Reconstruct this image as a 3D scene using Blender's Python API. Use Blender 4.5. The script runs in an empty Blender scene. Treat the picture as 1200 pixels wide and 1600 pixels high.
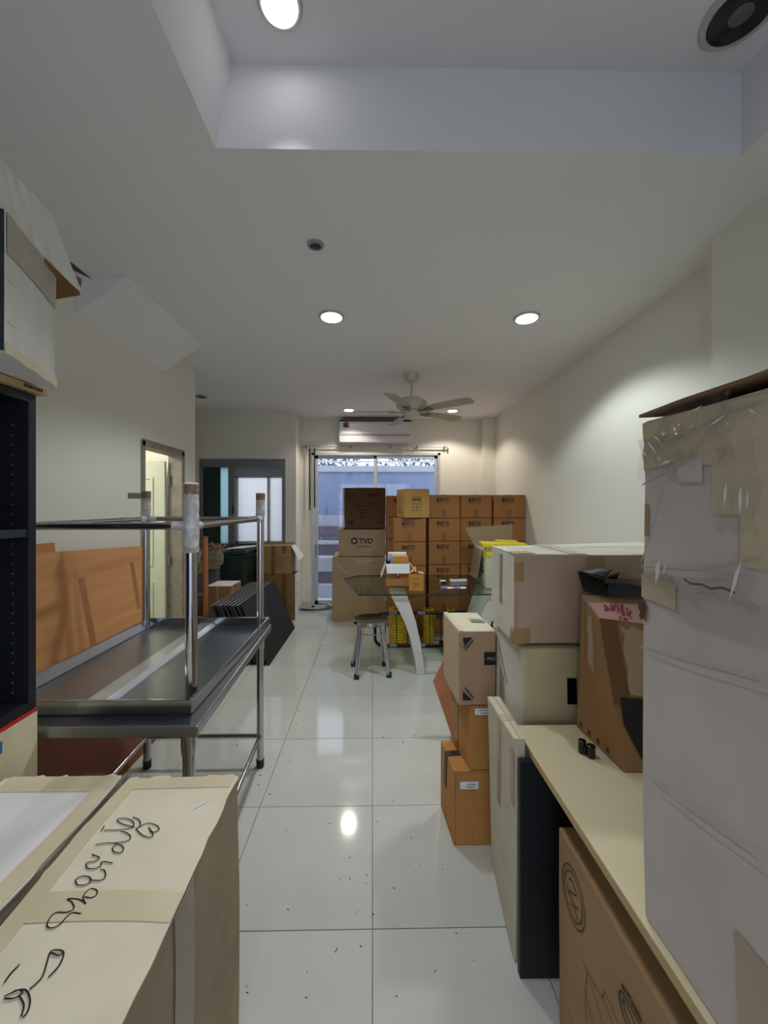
import bpy, bmesh, math, random
from mathutils import Vector, Matrix, noise
random.seed(7)
S = bpy.context.scene
C = S.collection

# ------------------------------------------------------------------ camera
FPX, CX, CY, YAW, EYE = 600.0, 591.4, 792.0, math.radians(0.9), 1.60
cam = bpy.data.cameras.new('camera'); camo = bpy.data.objects.new('camera', cam); C.objects.link(camo)
camo.location = (0, 0, EYE); camo.rotation_euler = (math.pi/2, 0, -YAW)
cam.sensor_fit = 'VERTICAL'; cam.sensor_height = 36; cam.lens = FPX/1600*36
cam.shift_x = (600-CX)/1600; cam.shift_y = -(800-CY)/1600
cam.clip_start = 0.02
S.camera = camo

# ------------------------------------------------------------------ world and exposure
W = bpy.data.worlds.new('world'); S.world = W; W.use_nodes = True
bg = W.node_tree.nodes['Background']
bg.inputs[0].default_value = (0.80, 0.88, 1.0, 1); bg.inputs[1].default_value = 2.1
S.view_settings.view_transform = 'Standard'; S.view_settings.look = 'None'
S.view_settings.gamma = 1; S.view_settings.use_curve_mapping = False
S.view_settings.exposure = 0.5
LAMP_W = dict(front=46, back=34, recess=46)

# ------------------------------------------------------------------ pixel -> place (a pixel gives a direction only)
def ray(u, v):
    x, z = (u-CX)/FPX, -(v-CY)/FPX
    return Vector((x*math.cos(YAW)+math.sin(YAW), -x*math.sin(YAW)+math.cos(YAW), z))
def F(u, v, z=0.0):
    d = ray(u, v); return Vector((0, 0, EYE)) + d*((z-EYE)/d.z)
def AY(u, v, Y):
    d = ray(u, v); return Vector((0, 0, EYE)) + d*(Y/d.y)
def AX(u, v, X):
    d = ray(u, v); return Vector((0, 0, EYE)) + d*(X/d.x)

# ------------------------------------------------------------------ materials
def lin(c): return tuple(((x/255)/12.92 if x/255 <= .04045 else ((x/255+.055)/1.055)**2.4) for x in c)
MATS = {}
def mat(name, rgb, rough=.6, metal=0, var=.08, scale=8, bump=0, bscale=60, spec=.5, stretch=None, emit=None, coat=0, dark=None, dscale=2.0, dlo=.55, dhi=.75):
    if name in MATS: return MATS[name]
    m = bpy.data.materials.new(name); m.use_nodes = True; MATS[name] = m
    nt = m.node_tree; b = nt.nodes['Principled BSDF']
    b.inputs['Roughness'].default_value = rough; b.inputs['Metallic'].default_value = metal
    b.inputs['Specular IOR Level'].default_value = spec; b.inputs['Coat Weight'].default_value = coat
    col = lin(rgb)
    tc = nt.nodes.new('ShaderNodeTexCoord'); mp = nt.nodes.new('ShaderNodeMapping')
    nt.links.new(tc.outputs['Object'], mp.inputs[0])
    if stretch: mp.inputs['Scale'].default_value = stretch
    n = nt.nodes.new('ShaderNodeTexNoise'); n.inputs['Scale'].default_value = scale; n.inputs['Detail'].default_value = 5
    nt.links.new(mp.outputs[0], n.inputs[0])
    mx = nt.nodes.new('ShaderNodeMix'); mx.data_type = 'RGBA'
    mx.inputs[6].default_value = tuple(c*(1-var) for c in col)+(1,)
    mx.inputs[7].default_value = tuple(min(1, c*(1+var)) for c in col)+(1,)
    rp = nt.nodes.new('ShaderNodeMapRange'); rp.inputs[1].default_value = .3; rp.inputs[2].default_value = .7
    nt.links.new(n.outputs[0], rp.inputs[0]); nt.links.new(rp.outputs[0], mx.inputs[0])
    out = mx.outputs[2]
    if dark:
        n2 = nt.nodes.new('ShaderNodeTexNoise'); n2.inputs['Scale'].default_value = dscale; n2.inputs['Detail'].default_value = 6
        nt.links.new(mp.outputs[0], n2.inputs[0])
        r2 = nt.nodes.new('ShaderNodeMapRange'); r2.inputs[1].default_value = dlo; r2.inputs[2].default_value = dhi
        nt.links.new(n2.outputs[0], r2.inputs[0])
        m2 = nt.nodes.new('ShaderNodeMix'); m2.data_type = 'RGBA'; m2.inputs[7].default_value = lin(dark)+(1,)
        nt.links.new(out, m2.inputs[6]); nt.links.new(r2.outputs[0], m2.inputs[0]); out = m2.outputs[2]
    nt.links.new(out, b.inputs['Base Color'])
    if bump:
        n3 = nt.nodes.new('ShaderNodeTexNoise'); n3.inputs['Scale'].default_value = bscale; n3.inputs['Detail'].default_value = 4
        nt.links.new(mp.outputs[0], n3.inputs[0])
        bp = nt.nodes.new('ShaderNodeBump'); bp.inputs['Strength'].default_value = bump; bp.inputs['Distance'].default_value = .01
        nt.links.new(n3.outputs[0], bp.inputs['Height']); nt.links.new(bp.outputs[0], b.inputs['Normal'])
    if emit:
        b.inputs['Emission Color'].default_value = lin(emit[0])+(1,); b.inputs['Emission Strength'].default_value = emit[1]
    return m
def card(name, rgb, var=.07, stain=None, **k):
    return mat(name, rgb, rough=.82, var=var, scale=5, bump=.25, bscale=9, spec=.25, dark=stain, dscale=3.2, dlo=.56, dhi=.8, **k)
def see_through(name, tint, gloss=.04, frost=0.0, mixin=None, ior=1.45, base=.04, crumple=False):
    """clear sheet: tinted transparency with a fresnel gloss on top"""
    if name in MATS: return MATS[name]
    m = bpy.data.materials.new(name); m.use_nodes = True; MATS[name] = m
    nt = m.node_tree; nt.nodes.clear()
    o = nt.nodes.new('ShaderNodeOutputMaterial'); t = nt.nodes.new('ShaderNodeBsdfTransparent')
    t.inputs[0].default_value = tuple(tint)+(1,)
    g = nt.nodes.new('ShaderNodeBsdfGlossy'); g.inputs['Roughness'].default_value = gloss
    lw_ = nt.nodes.new('ShaderNodeLayerWeight'); lw_.inputs[0].default_value = .5
    pw_ = nt.nodes.new('ShaderNodeMath'); pw_.operation = 'POWER'; pw_.inputs[1].default_value = 4
    ma_ = nt.nodes.new('ShaderNodeMath'); ma_.operation = 'MULTIPLY_ADD'; ma_.inputs[1].default_value = .25 if crumple else .8; ma_.inputs[2].default_value = base
    nt.links.new(lw_.outputs['Facing'], pw_.inputs[0]); nt.links.new(pw_.outputs[0], ma_.inputs[0])
    mx = nt.nodes.new('ShaderNodeMixShader'); nt.links.new(ma_.outputs[0], mx.inputs[0])
    if crumple:
        tc = nt.nodes.new('ShaderNodeTexCoord'); nz = nt.nodes.new('ShaderNodeTexNoise'); nz.inputs['Scale'].default_value = 22; nz.inputs['Detail'].default_value = 3
        bp = nt.nodes.new('ShaderNodeBump'); bp.inputs['Strength'].default_value = 1; bp.inputs['Distance'].default_value = .02
        nt.links.new(tc.outputs['Object'], nz.inputs[0]); nt.links.new(nz.outputs[0], bp.inputs['Height']); nt.links.new(bp.outputs[0], g.inputs['Normal'])
    src = t
    if frost:
        tl = nt.nodes.new('ShaderNodeBsdfTranslucent'); tl.inputs[0].default_value = (mixin or (.8, .85, .9))+(1,)
        m2 = nt.nodes.new('ShaderNodeMixShader'); m2.inputs[0].default_value = frost
        nt.links.new(t.outputs[0], m2.inputs[1]); nt.links.new(tl.outputs[0], m2.inputs[2]); src = m2
    nt.links.new(src.outputs[0], mx.inputs[1]); nt.links.new(g.outputs[0], mx.inputs[2]); nt.links.new(mx.outputs[0], o.inputs[0])
    return m

wall_m = mat('wall_paint', (232, 229, 217), .75, var=.02, scale=1.2, bump=.05, bscale=120, spec=.25)
ceil_m = mat('ceiling_paint', (236, 234, 234), .85, var=.015, scale=1.0, bump=.04, bscale=140, spec=.2)
tile_m = mat('polished_tile', (205, 206, 199), .08, var=.035, scale=2.2, spec=.55, dark=(184, 185, 178), dscale=1.3, dlo=.52, dhi=.85)
grout_m = mat('grout', (146, 144, 138), .9, var=.2, scale=20)
white_m = mat('white_plastic', (236, 236, 232), .35, var=.02)
offwhite_m = mat('offwhite_paint', (205, 200, 182), .5, var=.05)
alu_m = mat('aluminium', (204, 206, 210), .38, metal=.35, var=.05)
alud_m = mat('grey_aluminium', (128, 130, 136), .4, metal=.3, var=.05)
black_m = mat('black_matte', (18, 18, 20), .5, var=.15)
bplast_m = mat('black_plastic', (14, 14, 16), .25, var=.1)
navy_m = mat('black_laminate', (14, 18, 25), .55, var=.15, scale=4)
maple_m = mat('maple_laminate', (226, 213, 176), .45, var=.05, scale=3, stretch=(1, 1, .12))
mapleE_m = mat('maple_edge', (196, 170, 118), .5, var=.08, scale=10)
steel_m = mat('stainless_steel', (186, 188, 192), .16, metal=1, var=.05, scale=3, bump=.03, bscale=12)
steelb_m = mat('brushed_steel', (160, 165, 172), .28, metal=1, var=.08, scale=3, bump=.06, bscale=8)
orange_m = mat('cherry_laminate', (214, 152, 100), .42, var=.1, scale=4, stretch=(1, .35, 5), dark=(190, 124, 76), dscale=1.4, dlo=.58, dhi=.85)
redwood_m = mat('red_brown_board', (128, 66, 36), .5, var=.12, scale=4, stretch=(1, .4, 3))
tape_m = mat('brown_tape', (172, 140, 98), .25, var=.06, scale=9, bump=.15, bscale=25)
tapel_m = mat('pale_tape', (218, 203, 170), .3, var=.05, scale=9, bump=.15, bscale=25)
taped_m = mat('dark_tape', (120, 84, 48), .25, var=.08, scale=9)
clear_m = see_through('clear_film', (.96, .96, .96), .14, .06, (.85, .85, .85), crumple=True)
ink_m = mat('ink', (22, 20, 20), .6, var=.05)
inkg_m = mat('grey_ink', (70, 58, 48), .7, var=.05)
inkb_m = mat('brown_ink', (92, 58, 36), .7, var=.05)
red_m = mat('red_marker', (190, 40, 80), .6, var=.05)
redt_m = mat('red_tape', (205, 40, 40), .4, var=.05)
blue_m = mat('blue_sticker', (40, 110, 190), .4, var=.1)
paper_m = mat('white_paper', (238, 238, 236), .7, var=.03)

# ------------------------------------------------------------------ mesh helpers
def wloc(o):
    v = Vector((0, 0, 0))
    while o: v += Vector(o.location); o = o.parent
    return v
class MB:
    def __init__(s): s.v = []; s.f = []; s.mi = []
    def add(s, vs, fs, mi=0):
        k = len(s.v); s.v += [Vector(p) for p in vs]; s.f += [tuple(i+k for i in f) for f in fs]; s.mi += [mi]*len(fs); return s
    def box(s, a, b, mi=0):
        x0, y0, z0 = a; x1, y1, z1 = b
        return s.add([(x0,y0,z0),(x1,y0,z0),(x1,y1,z0),(x0,y1,z0),(x0,y0,z1),(x1,y0,z1),(x1,y1,z1),(x0,y1,z1)],
              [(0,3,2,1),(4,5,6,7),(0,1,5,4),(1,2,6,5),(2,3,7,6),(3,0,4,7)], mi)
    def hexa(s, p, mi=0):   # bottom 4, top 4
        return s.add(p, [(0,3,2,1),(4,5,6,7),(0,1,5,4),(1,2,6,5),(2,3,7,6),(3,0,4,7)], mi)
    def prism(s, poly, vec, mi=0):
        n = len(poly); vec = Vector(vec); a = [Vector(p) for p in poly]; b = [p+vec for p in a]
        fs = [tuple(range(n-1, -1, -1)), tuple(range(n, 2*n))]+[(i, (i+1) % n, (i+1) % n+n, i+n) for i in range(n)]
        return s.add(a+b, fs, mi)
    def tube(s, pts, r, n=10, closed=False, mi=0):
        pts = [Vector(p) for p in pts]; m = len(pts); rs = r if isinstance(r, (list, tuple)) else [r]*m
        vs = []; up = None
        for i in range(m):
            a = pts[(i-1) % m] if (i or closed) else pts[0]; b = pts[(i+1) % m] if (i < m-1 or closed) else pts[-1]
            t = (b-a).normalized()
            if up is None: up = Vector((0, 0, 1)) if abs(t.z) < .9 else Vector((1, 0, 0))
            e1 = t.cross(up)
            if e1.length < 1e-5: e1 = t.cross(Vector((0.3, 1, 0.2)))
            e1.normalize(); e2 = e1.cross(t).normalized(); up = e2
            vs += [pts[i]+(e1*math.cos(2*math.pi*k/n)+e2*math.sin(2*math.pi*k/n))*rs[i] for k in range(n)]
        fs = []
        for i in range(m if closed else m-1):
            j = (i+1) % m
            fs += [(i*n+k, i*n+(k+1) % n, j*n+(k+1) % n, j*n+k) for k in range(n)]
        if not closed: fs += [tuple(range(n-1, -1, -1)), tuple((m-1)*n+k for k in range(n))]
        return s.add(vs, fs, mi)
    def lathe(s, c, prof, n=24, mi=0):
        c = Vector(c); vs = []
        for r, z in prof: vs += [c+Vector((r*math.cos(2*math.pi*k/n), r*math.sin(2*math.pi*k/n), z)) for k in range(n)]
        m = len(prof); fs = []
        for i in range(m-1): fs += [(i*n+k, i*n+(k+1) % n, (i+1)*n+(k+1) % n, (i+1)*n+k) for k in range(n)]
        fs += [tuple(range(n-1, -1, -1)), tuple((m-1)*n+k for k in range(n))]
        return s.add(vs, fs, mi)
    def ribbon(s, pts, nrm, w, mi=0):
        pts = [Vector(p) for p in pts]; nrm = Vector(nrm).normalized(); vs = []; fs = []
        for i, p in enumerate(pts):
            t = pts[min(i+1, len(pts)-1)]-pts[max(i-1, 0)]
            e = t.cross(nrm)
            e = e.normalized()*w/2 if e.length > 1e-9 else Vector((w/2, 0, 0))
            vs += [p-e, p+e]
        for i in range(len(pts)-1): fs.append((2*i, 2*i+1, 2*i+3, 2*i+2))
        return s.add(vs, fs, mi)
    def make(s, name, m, parent=None, smooth=False, bevel=0, sub=0, seg=2):
        off = wloc(parent) if parent else Vector((0, 0, 0))
        me = bpy.data.meshes.new(name); me.from_pydata([tuple(p-off) for p in s.v], [], s.f)
        for x in (m if isinstance(m, (list, tuple)) else [m]): me.materials.append(x)
        for p, i in zip(me.polygons, s.mi): p.material_index = i
        bm = bmesh.new(); bm.from_mesh(me)
        bmesh.ops.recalc_face_normals(bm, faces=bm.faces)
        bm.to_mesh(me); bm.free()
        if smooth:
            for p in me.polygons: p.use_smooth = True
            me.set_sharp_from_angle(angle=math.radians(40))
        o = bpy.data.objects.new(name, me); C.objects.link(o); o.parent = parent
        if bevel:
            b = o.modifiers.new('bevel', 'BEVEL'); b.width = bevel; b.segments = seg; b.limit_method = 'ANGLE'; b.angle_limit = math.radians(40)
        if sub:
            q = o.modifiers.new('sub', 'SUBSURF'); q.levels = sub; q.render_levels = sub
        return o
def tag(o, label, cat, group=None):
    o['label'] = label; o['category'] = cat
    if group: o['group'] = group
    return o
def thing(name, label, cat, loc, group=None):
    o = bpy.data.objects.new(name, None); C.objects.link(o); o.location = loc; o.empty_display_size = .05
    return tag(o, label, cat, group)
def struct(o): o['kind'] = 'structure'; return o
def copy_tree(o, parent=None):
    c = o.copy(); C.objects.link(c)
    if parent: c.parent = parent
    for ch in list(o.children): copy_tree(ch, c)
    return c
def smooth_path(pts, n=6):
    pts = [Vector(p) for p in pts]; out = []
    for i in range(len(pts)-1):
        p0 = pts[max(i-1, 0)]; p1 = pts[i]; p2 = pts[i+1]; p3 = pts[min(i+2, len(pts)-1)]
        for k in range(n):
            t = k/n
            out.append(.5*((2*p1)+(p2-p0)*t+(2*p0-5*p1+4*p2-p3)*t*t+(-p0+3*p1-3*p2+p3)*t**3))
    out.append(pts[-1]); return out
_fonts = {}
def text_mesh(s, shear=0, bold=0.0):
    k = (s, shear, bold)
    if k in _fonts: return _fonts[k]
    cu = bpy.data.curves.new('t', 'FONT'); cu.body = s; cu.shear = shear; cu.offset = bold; cu.resolution_u = 3
    ob = bpy.data.objects.new('t', cu); C.objects.link(ob)
    dg = bpy.context.evaluated_depsgraph_get(); me = bpy.data.meshes.new_from_object(ob.evaluated_get(dg))
    vs = [v.co.copy() for v in me.vertices]; fs = [tuple(p.vertices) for p in me.polygons]
    x0 = min(v.x for v in vs); x1 = max(v.x for v in vs); y0 = min(v.y for v in vs); y1 = max(v.y for v in vs)
    C.objects.unlink(ob); bpy.data.objects.remove(ob); bpy.data.curves.remove(cu); bpy.data.meshes.remove(me)
    _fonts[k] = ([((v.x-x0)/(x1-x0), (v.y-y0)/(y1-y0)) for v in vs], fs); return _fonts[k]

# ------------------------------------------------------------------ carton
class Carton:
    """eight-cornered carton: corners NL NR FR FL (near-left ...), lower then upper; prints are laid on its faces in (s,t)"""
    FACES = dict(front=(0,1,5,4), right=(1,2,6,5), back=(2,3,7,6), left=(3,0,4,7), top=(4,5,6,7), bottom=(3,2,1,0))
    def __init__(s, name, label, lo, z0, z1, m, hi=None, group=None, bulge=.004, warp=.003, mats=None, bev=.004, n=8, parts=None, cat='box', open_top=False):
        lo = [Vector((p[0], p[1], z0)) for p in lo]
        if hi is None: hi = [Vector((p.x, p.y, z1)) for p in lo]
        else: hi = [Vector(p) if len(p) == 3 else Vector((p[0], p[1], z1)) for p in hi]
        s.c = lo+hi; s.bulge = bulge; s.warp = warp; s.seed = random.random()*50
        ctr = sum(lo, Vector())/4
        s.root = thing(name, label, cat, (ctr.x, ctr.y, z0), group)
        s.ctr = sum(s.c, Vector())/8
        mb = MB(); ml = [m]; mats = mats or {}
        for f in s.FACES:
            if open_top and f == 'top': continue
            mi = 0
            if f in mats:
                if mats[f] not in ml: ml.append(mats[f])
                mi = ml.index(mats[f])
            s.patch(mb, f, 0, 0, 1, 1, 0, n, n, mi)
        o = mb.make('body', ml, s.root)
        bm = bmesh.new(); bm.from_mesh(o.data); bmesh.ops.remove_doubles(bm, verts=bm.verts, dist=.0005)
        bmesh.ops.recalc_face_normals(bm, faces=bm.faces); bm.to_mesh(o.data); bm.free()
        if open_top:
            q = o.modifiers.new('wall', 'SOLIDIFY'); q.thickness = .005; q.offset = -1
        elif bev:
            b = o.modifiers.new('bevel', 'BEVEL'); b.width = bev; b.segments = 2; b.limit_method = 'ANGLE'; b.angle_limit = math.radians(45)
        s.body = o
    def dims(s, f):
        a, b, c, d = (s.c[i] for i in s.FACES[f]); return ((b-a).length+(c-d).length)/2, ((d-a).length+(c-b).length)/2
    def nrm(s, f):
        a, b, c, d = (s.c[i] for i in s.FACES[f]); n = (b-a).cross(d-a).normalized()
        return n if n.dot((a+b+c+d)/4-s.ctr) > 0 else -n
    def P(s, f, x, y, off=0):
        a, b, c, d = (s.c[i] for i in s.FACES[f])
        p = a*(1-x)*(1-y)+b*x*(1-y)+c*x*y+d*(1-x)*y
        k = max(0, 16*x*(1-x)*y*(1-y)) if f != 'bottom' else 0
        w = noise.noise_vector(p*2.5+Vector((s.seed, 0, 0)))*s.warp
        if abs(p.z-s.root.location.z) < .02: w.z = max(0, w.z)*.2
        return p+s.nrm(f)*(s.bulge*k+off)+w
    def patch(s, mb, f, x0, y0, x1, y1, off, nx=4, ny=4, mi=0):
        vs = [s.P(f, x0+(x1-x0)*i/nx, y0+(y1-y0)*j/ny, off) for j in range(ny+1) for i in range(nx+1)]
        fs = [(j*(nx+1)+i, j*(nx+1)+i+1, (j+1)*(nx+1)+i+1, (j+1)*(nx+1)+i) for j in range(ny) for i in range(nx)]
        return mb.add(vs, fs, mi)
    def sheet(s, name, f, x0, y0, x1, y1, m, off=.0015, thick=.0012, nx=6, ny=6, ragged=0, parent=None):
        mb = MB(); vs = []
        for j in range(ny+1):
            for i in range(nx+1):
                x = x0+(x1-x0)*i/nx; y = y0+(y1-y0)*j/ny
                if ragged:
                    if i in (0, nx): x += random.uniform(-ragged, ragged)
                    if j in (0, ny): y += random.uniform(-ragged, ragged)
                vs.append(s.P(f, x, y, off))
        fs = [(j*(nx+1)+i, j*(nx+1)+i+1, (j+1)*(nx+1)+i+1, (j+1)*(nx+1)+i) for j in range(ny) for i in range(nx)]
        mb.add(vs, fs); o = mb.make(name, m, parent or s.root)
        # face outwards, then give it thickness outwards
        if thick and m is not clear_m:
            q = o.modifiers.new('thick', 'SOLIDIFY'); q.thickness = thick; q.offset = 0
        return o
    def tape(s, f, x0, y0, x1, y1, m=None, off=.0018, **k): return s.sheet('tape', f, x0, y0, x1, y1, m or tape_m, off, **k)
    def flaps(s, m, axis='x', gap=.004, f='top', thick=.004, mid=.5):
        g = gap/(s.dims(f)[0] if axis == 'x' else s.dims(f)[1])
        if axis == 'x': rs = [(0.0, 0, mid-g/2, 1), (mid+g/2, 0, 1, 1)]
        else: rs = [(0, 0, 1, mid-g/2), (0, mid+g/2, 1, 1)]
        return [s.sheet('top_flap', f, *r, m, off=thick/2+.001, thick=thick) for r in rs]
    def text(s, f, txt, x, y, w, h, m, off=.002, shear=0, bold=0, rot=0, name='lettering'):
        vs, fs = text_mesh(txt, shear, bold); mb = MB(); out = []
        for a, b in vs:
            if rot == 90: p = s.P(f, x+(1-b)*w, y+a*h, off)
            elif rot == -90: p = s.P(f, x+b*w, y+(1-a)*h, off)
            else: p = s.P(f, x+a*w, y+b*h, off)
            out.append(p)
        mb.add(out, fs); return mb.make(name, m, s.root)
    def strokes(s, f, lines, m, w=.004, off=.002, name='print', smooth=0):
        mb = MB(); many = len(lines) > 1
        for L in lines:
            pts = [s.P(f, x, y, off) for x, y in L]
            if smooth: pts = smooth_path(pts, smooth)
            mb.ribbon(pts, s.nrm(f), w)
        o = mb.make(name, m, s.root)
        if many: o['kind'] = 'stuff'
        return o
    def rects(s, f, rs, m, off=.002, name='print'):
        mb = MB()
        for r in rs: s.patch(mb, f, *r, off, 2, 2)
        return mb.make(name, m, s.root)
    def poly(s, f, pts, m, off=.002, name='print'):
        mb = MB(); mb.add([s.P(f, x, y, off) for x, y in pts], [tuple(range(len(pts)))]); return mb.make(name, m, s.root)
def rect(x0, x1, y0, y1): return [(x0, y0), (x1, y0), (x1, y1), (x0, y1)]
def spun(cx, cy, w, d, deg):
    a = math.radians(deg); c, n = math.cos(a), math.sin(a)
    return [(cx+c*x-n*y, cy+n*x+c*y) for x, y in ((-w/2,-d/2),(w/2,-d/2),(w/2,d/2),(-w/2,d/2))]

# ================================================================== SETTING
XL, XR, YB, YA, ZC = -1.81, 1.93, 6.13, 5.70, 3.0
XA0, XA1, YC = -2.9, -1.13, 3.95       # alcove left, alcove right, end of the left wall
YN = -2.6                               # wall behind the camera
fl = MB().box((-3.5, YN-.1, -.12), (2.1, 6.3, -.008)).make('floor', grout_m); struct(fl)
TS, X0, Y0 = .601, 0.0, 1.4565
tcache = {}
for i in range(-5, 4):
    for j in range(-7, 9):
        x0, x1, y0, y1 = X0+i*TS, X0+(i+1)*TS, Y0+j*TS, Y0+(j+1)*TS
        cy = (y0+y1)/2; cx = (x0+x1)/2
        lx = XA0 if cy > YC else XL
        uy = YA if cx < XA1 else YB
        x0 = max(x0, lx); x1 = min(x1, XR); y0 = max(y0, YN); y1 = min(y1, uy)
        if x1-x0 < .03 or y1-y0 < .03: continue
        w, d = round(x1-x0-.003, 4), round(y1-y0-.003, 4)
        if (w, d) not in tcache:
            o = MB().box((-w/2, -d/2, -.01), (w/2, d/2, 0)).make('tile', tile_m, fl, bevel=.0012, seg=1); tcache[(w, d)] = o.data
        else:
            o = bpy.data.objects.new('tile', tcache[(w, d)]); C.objects.link(o); o.parent = fl
            b = o.modifiers.new('bevel', 'BEVEL'); b.width = .0012; b.segments = 1
        o.location = ((x0+x1)/2, (y0+y1)/2, random.uniform(-.0006, 0))
RX0, RX1, RY, RZ = -.613, 1.47, 1.508, 3.33
cb = MB()
cb.box((-3.1, RY, ZC), (2.1, 6.3, 3.45))
cb.box((RX1, YN-.1, ZC), (2.1, RY, 3.45))
cb.hexa([(-3.1,YN-.1,ZC),(RX0,YN-.1,ZC),(RX0,RY,ZC),(-3.1,RY,ZC),(-3.1,YN-.1,3.45),(RX0+.093,YN-.1,3.45),(RX0+.093,RY,3.45),(-3.1,RY,3.45)])
cb.box((RX0-.05, -1.0, RZ), (RX1, RY, 3.45)); cb.box((RX0, YN-.1, ZC), (RX1, -1.0, 3.45))
struct(cb.make('ceiling', ceil_m))
# door opening on the left wall
dY0, dY1 = AX(221, 700, XL).y, AX(287, 720, XL).y
dZ = AX(221, 687, XL).z
b = MB().box((XL-.12, YN, 0), (XL, dY0, ZC)).box((XL-.12, dY1, 0), (XL, YC, ZC)).box((XL-.12, dY0, dZ), (XL, dY1, ZC))
struct(b.make('wall_left', wall_m))
struct(MB().box((-3.0, YC-.12, 0), (XL-.12, YC, ZC)).make('wall_alcove_near', wall_m))
struct(MB().box((XA0-.1, YC, 0), (XA0, YA, ZC)).make('wall_alcove_left', wall_m))
# alcove back wall with its window opening, and the short return to the back wall
wx0, wx1 = XA0+.35, AY(446, 800, YA).x
wz0, wz1 = AY(400, 856, YA).z, AY(400, 717, YA).z
b = MB().box((XA0, YA, 0), (XA1, YA+.12, wz0)).box((XA0, YA, wz1), (XA1, YA+.12, ZC)).box((XA0, YA, wz0), (wx0, YA+.12, wz1)).box((wx1, YA, wz0), (XA1, YA+.12, wz1))
b.box((XA1-.12, YA+.12, 0), (XA1, YB+.12, ZC))
struct(b.make('wall_alcove', wall_m))
sx0, sx1 = AY(487, 800, YB).x, AY(688, 800, YB).x
sz1 = AY(500, 707, YB).z
b = MB().box((XA1, YB, 0), (sx0, YB+.12, ZC)).box((sx1, YB, 0), (XR+.1, YB+.12, ZC)).box((sx0, YB, sz1), (sx1, YB+.12, ZC))
struct(b.make('wall_back', wall_m))
struct(MB().box((XR, YN, 0), (XR+.12, YB, ZC)).make('wall_right', wall_m))
struct(MB().box((1.764, YN, 0), (XR, 1.967, ZC)).make('wall_pier', wall_m))
struct(MB().box((1.735, 6.0, 0), (XR, YB, ZC)).make('wall_column', wall_m))
struct(MB().box((-1.93, YN-.12, 0), (-1.5, YN, ZC)).box((1.5, YN-.12, 0), (2.05, YN, ZC)).box((-1.5, YN-.12, 2.55), (1.5, YN, ZC)).make('wall_front', wall_m))
struct(MB().box((-8, -14, -.2), (8, YN-.12, -.03)).make('street_ground', mat('street_concrete', (170, 170, 172), .85, var=.1, scale=2)))
# sloping plaster wedge under the stairs
w0, w1, wz = 2.364, 3.36, 2.776
struct(MB().prism([(XL, w0, wz), (XL, w0, ZC), (-1.485, w0, ZC)], (0, w1-w0, 0)).make('trim_1', ceil_m))
struct(MB().box((XA1, YB-.012, 0), (sx0-.01, YB, .09)).make('baseboard_back', offwhite_m))
struct(MB().box((XA1, YA, 0), (XA1+.012, YB-.012, .09)).make('baseboard_alcove', offwhite_m))
# small room behind the left door
struct(MB().box((-3.4, 2.2, 0), (-3.3, YC-.12, 2.6)).box((-3.4, 2.1, 0), (-1.93, 2.2, 2.6)).box((-3.4, 2.1, 2.6), (-1.93, YC-.12, 2.7)).make('wall_side_room', wall_m))
lp = bpy.data.lights.new('side_room_lamp', 'POINT'); lp.energy = 17; lp.color = (1, 1, .95); lp.shadow_soft_size = .12
lo = bpy.data.objects.new('side_room_lamp', lp); C.objects.link(lo); lo.location = (-2.6, 2.6, 2.35)

# ---- door_1: panel door standing open in the left wall
d1 = MB()
tf = mat('taped_frame', (140, 132, 118), .6, var=.2, scale=14)
fw = .045
d1.box((XL-.125, dY0-.01, 0), (XL+.008, dY0+fw, dZ)).box((XL-.125, dY1-fw, 0), (XL+.008, dY1+.01, dZ)).box((XL-.125, dY0, dZ-fw), (XL+.008, dY1, dZ+.012))
door = struct(d1.make('door_1', tf, bevel=.004))
hx, hy = XL-.12, dY1-fw-.02
leafm = mat('pale_green_door', (198, 202, 182), .45, var=.03)
def leaf(px, py, pz): # px along the leaf from the hinge, py thickness
    a = math.radians(186); return (hx-.01+px*math.cos(a)-py*math.sin(a), hy+px*math.sin(a)+py*math.cos(a), pz)
def leafbox(mb, x0, x1, y0, y1, z0, z1):
    mb.hexa([leaf(x0,y0,z0), leaf(x1,y0,z0), leaf(x1,y1,z0), leaf(x0,y1,z0), leaf(x0,y0,z1), leaf(x1,y0,z1), leaf(x1,y1,z1), leaf(x0,y1,z1)])
m1 = MB(); leafbox(m1, 0, .78, 0, .035, .01, dZ-.1); lf = m1.make('door_leaf', leafm, door, bevel=.003)
for (a, b_) in ((.12, .9), (1.05, dZ-.25)):
    q = MB()
    for (x0, x1, z0, z1) in ((.1, .36, a, b_), (.43, .69, a, b_)):
        leafbox(q, x0, x0+.02, .035, .045, z0, z1); leafbox(q, x1-.02, x1, .035, .045, z0, z1)
        leafbox(q, x0+.02, x1-.02, .035, .045, z0, z0+.02); leafbox(q, x0+.02, x1-.02, .035, .045, z1-.02, z1)
    q.make('door_moulding', leafm, lf, bevel=.003)
for z in (.3, 1.1, 1.85):
    MB().tube([(hx+.012, hy+.0, z-.05), (hx+.012, hy+.0, z+.05)], .011).make('hinge', alud_m, door)

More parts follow.
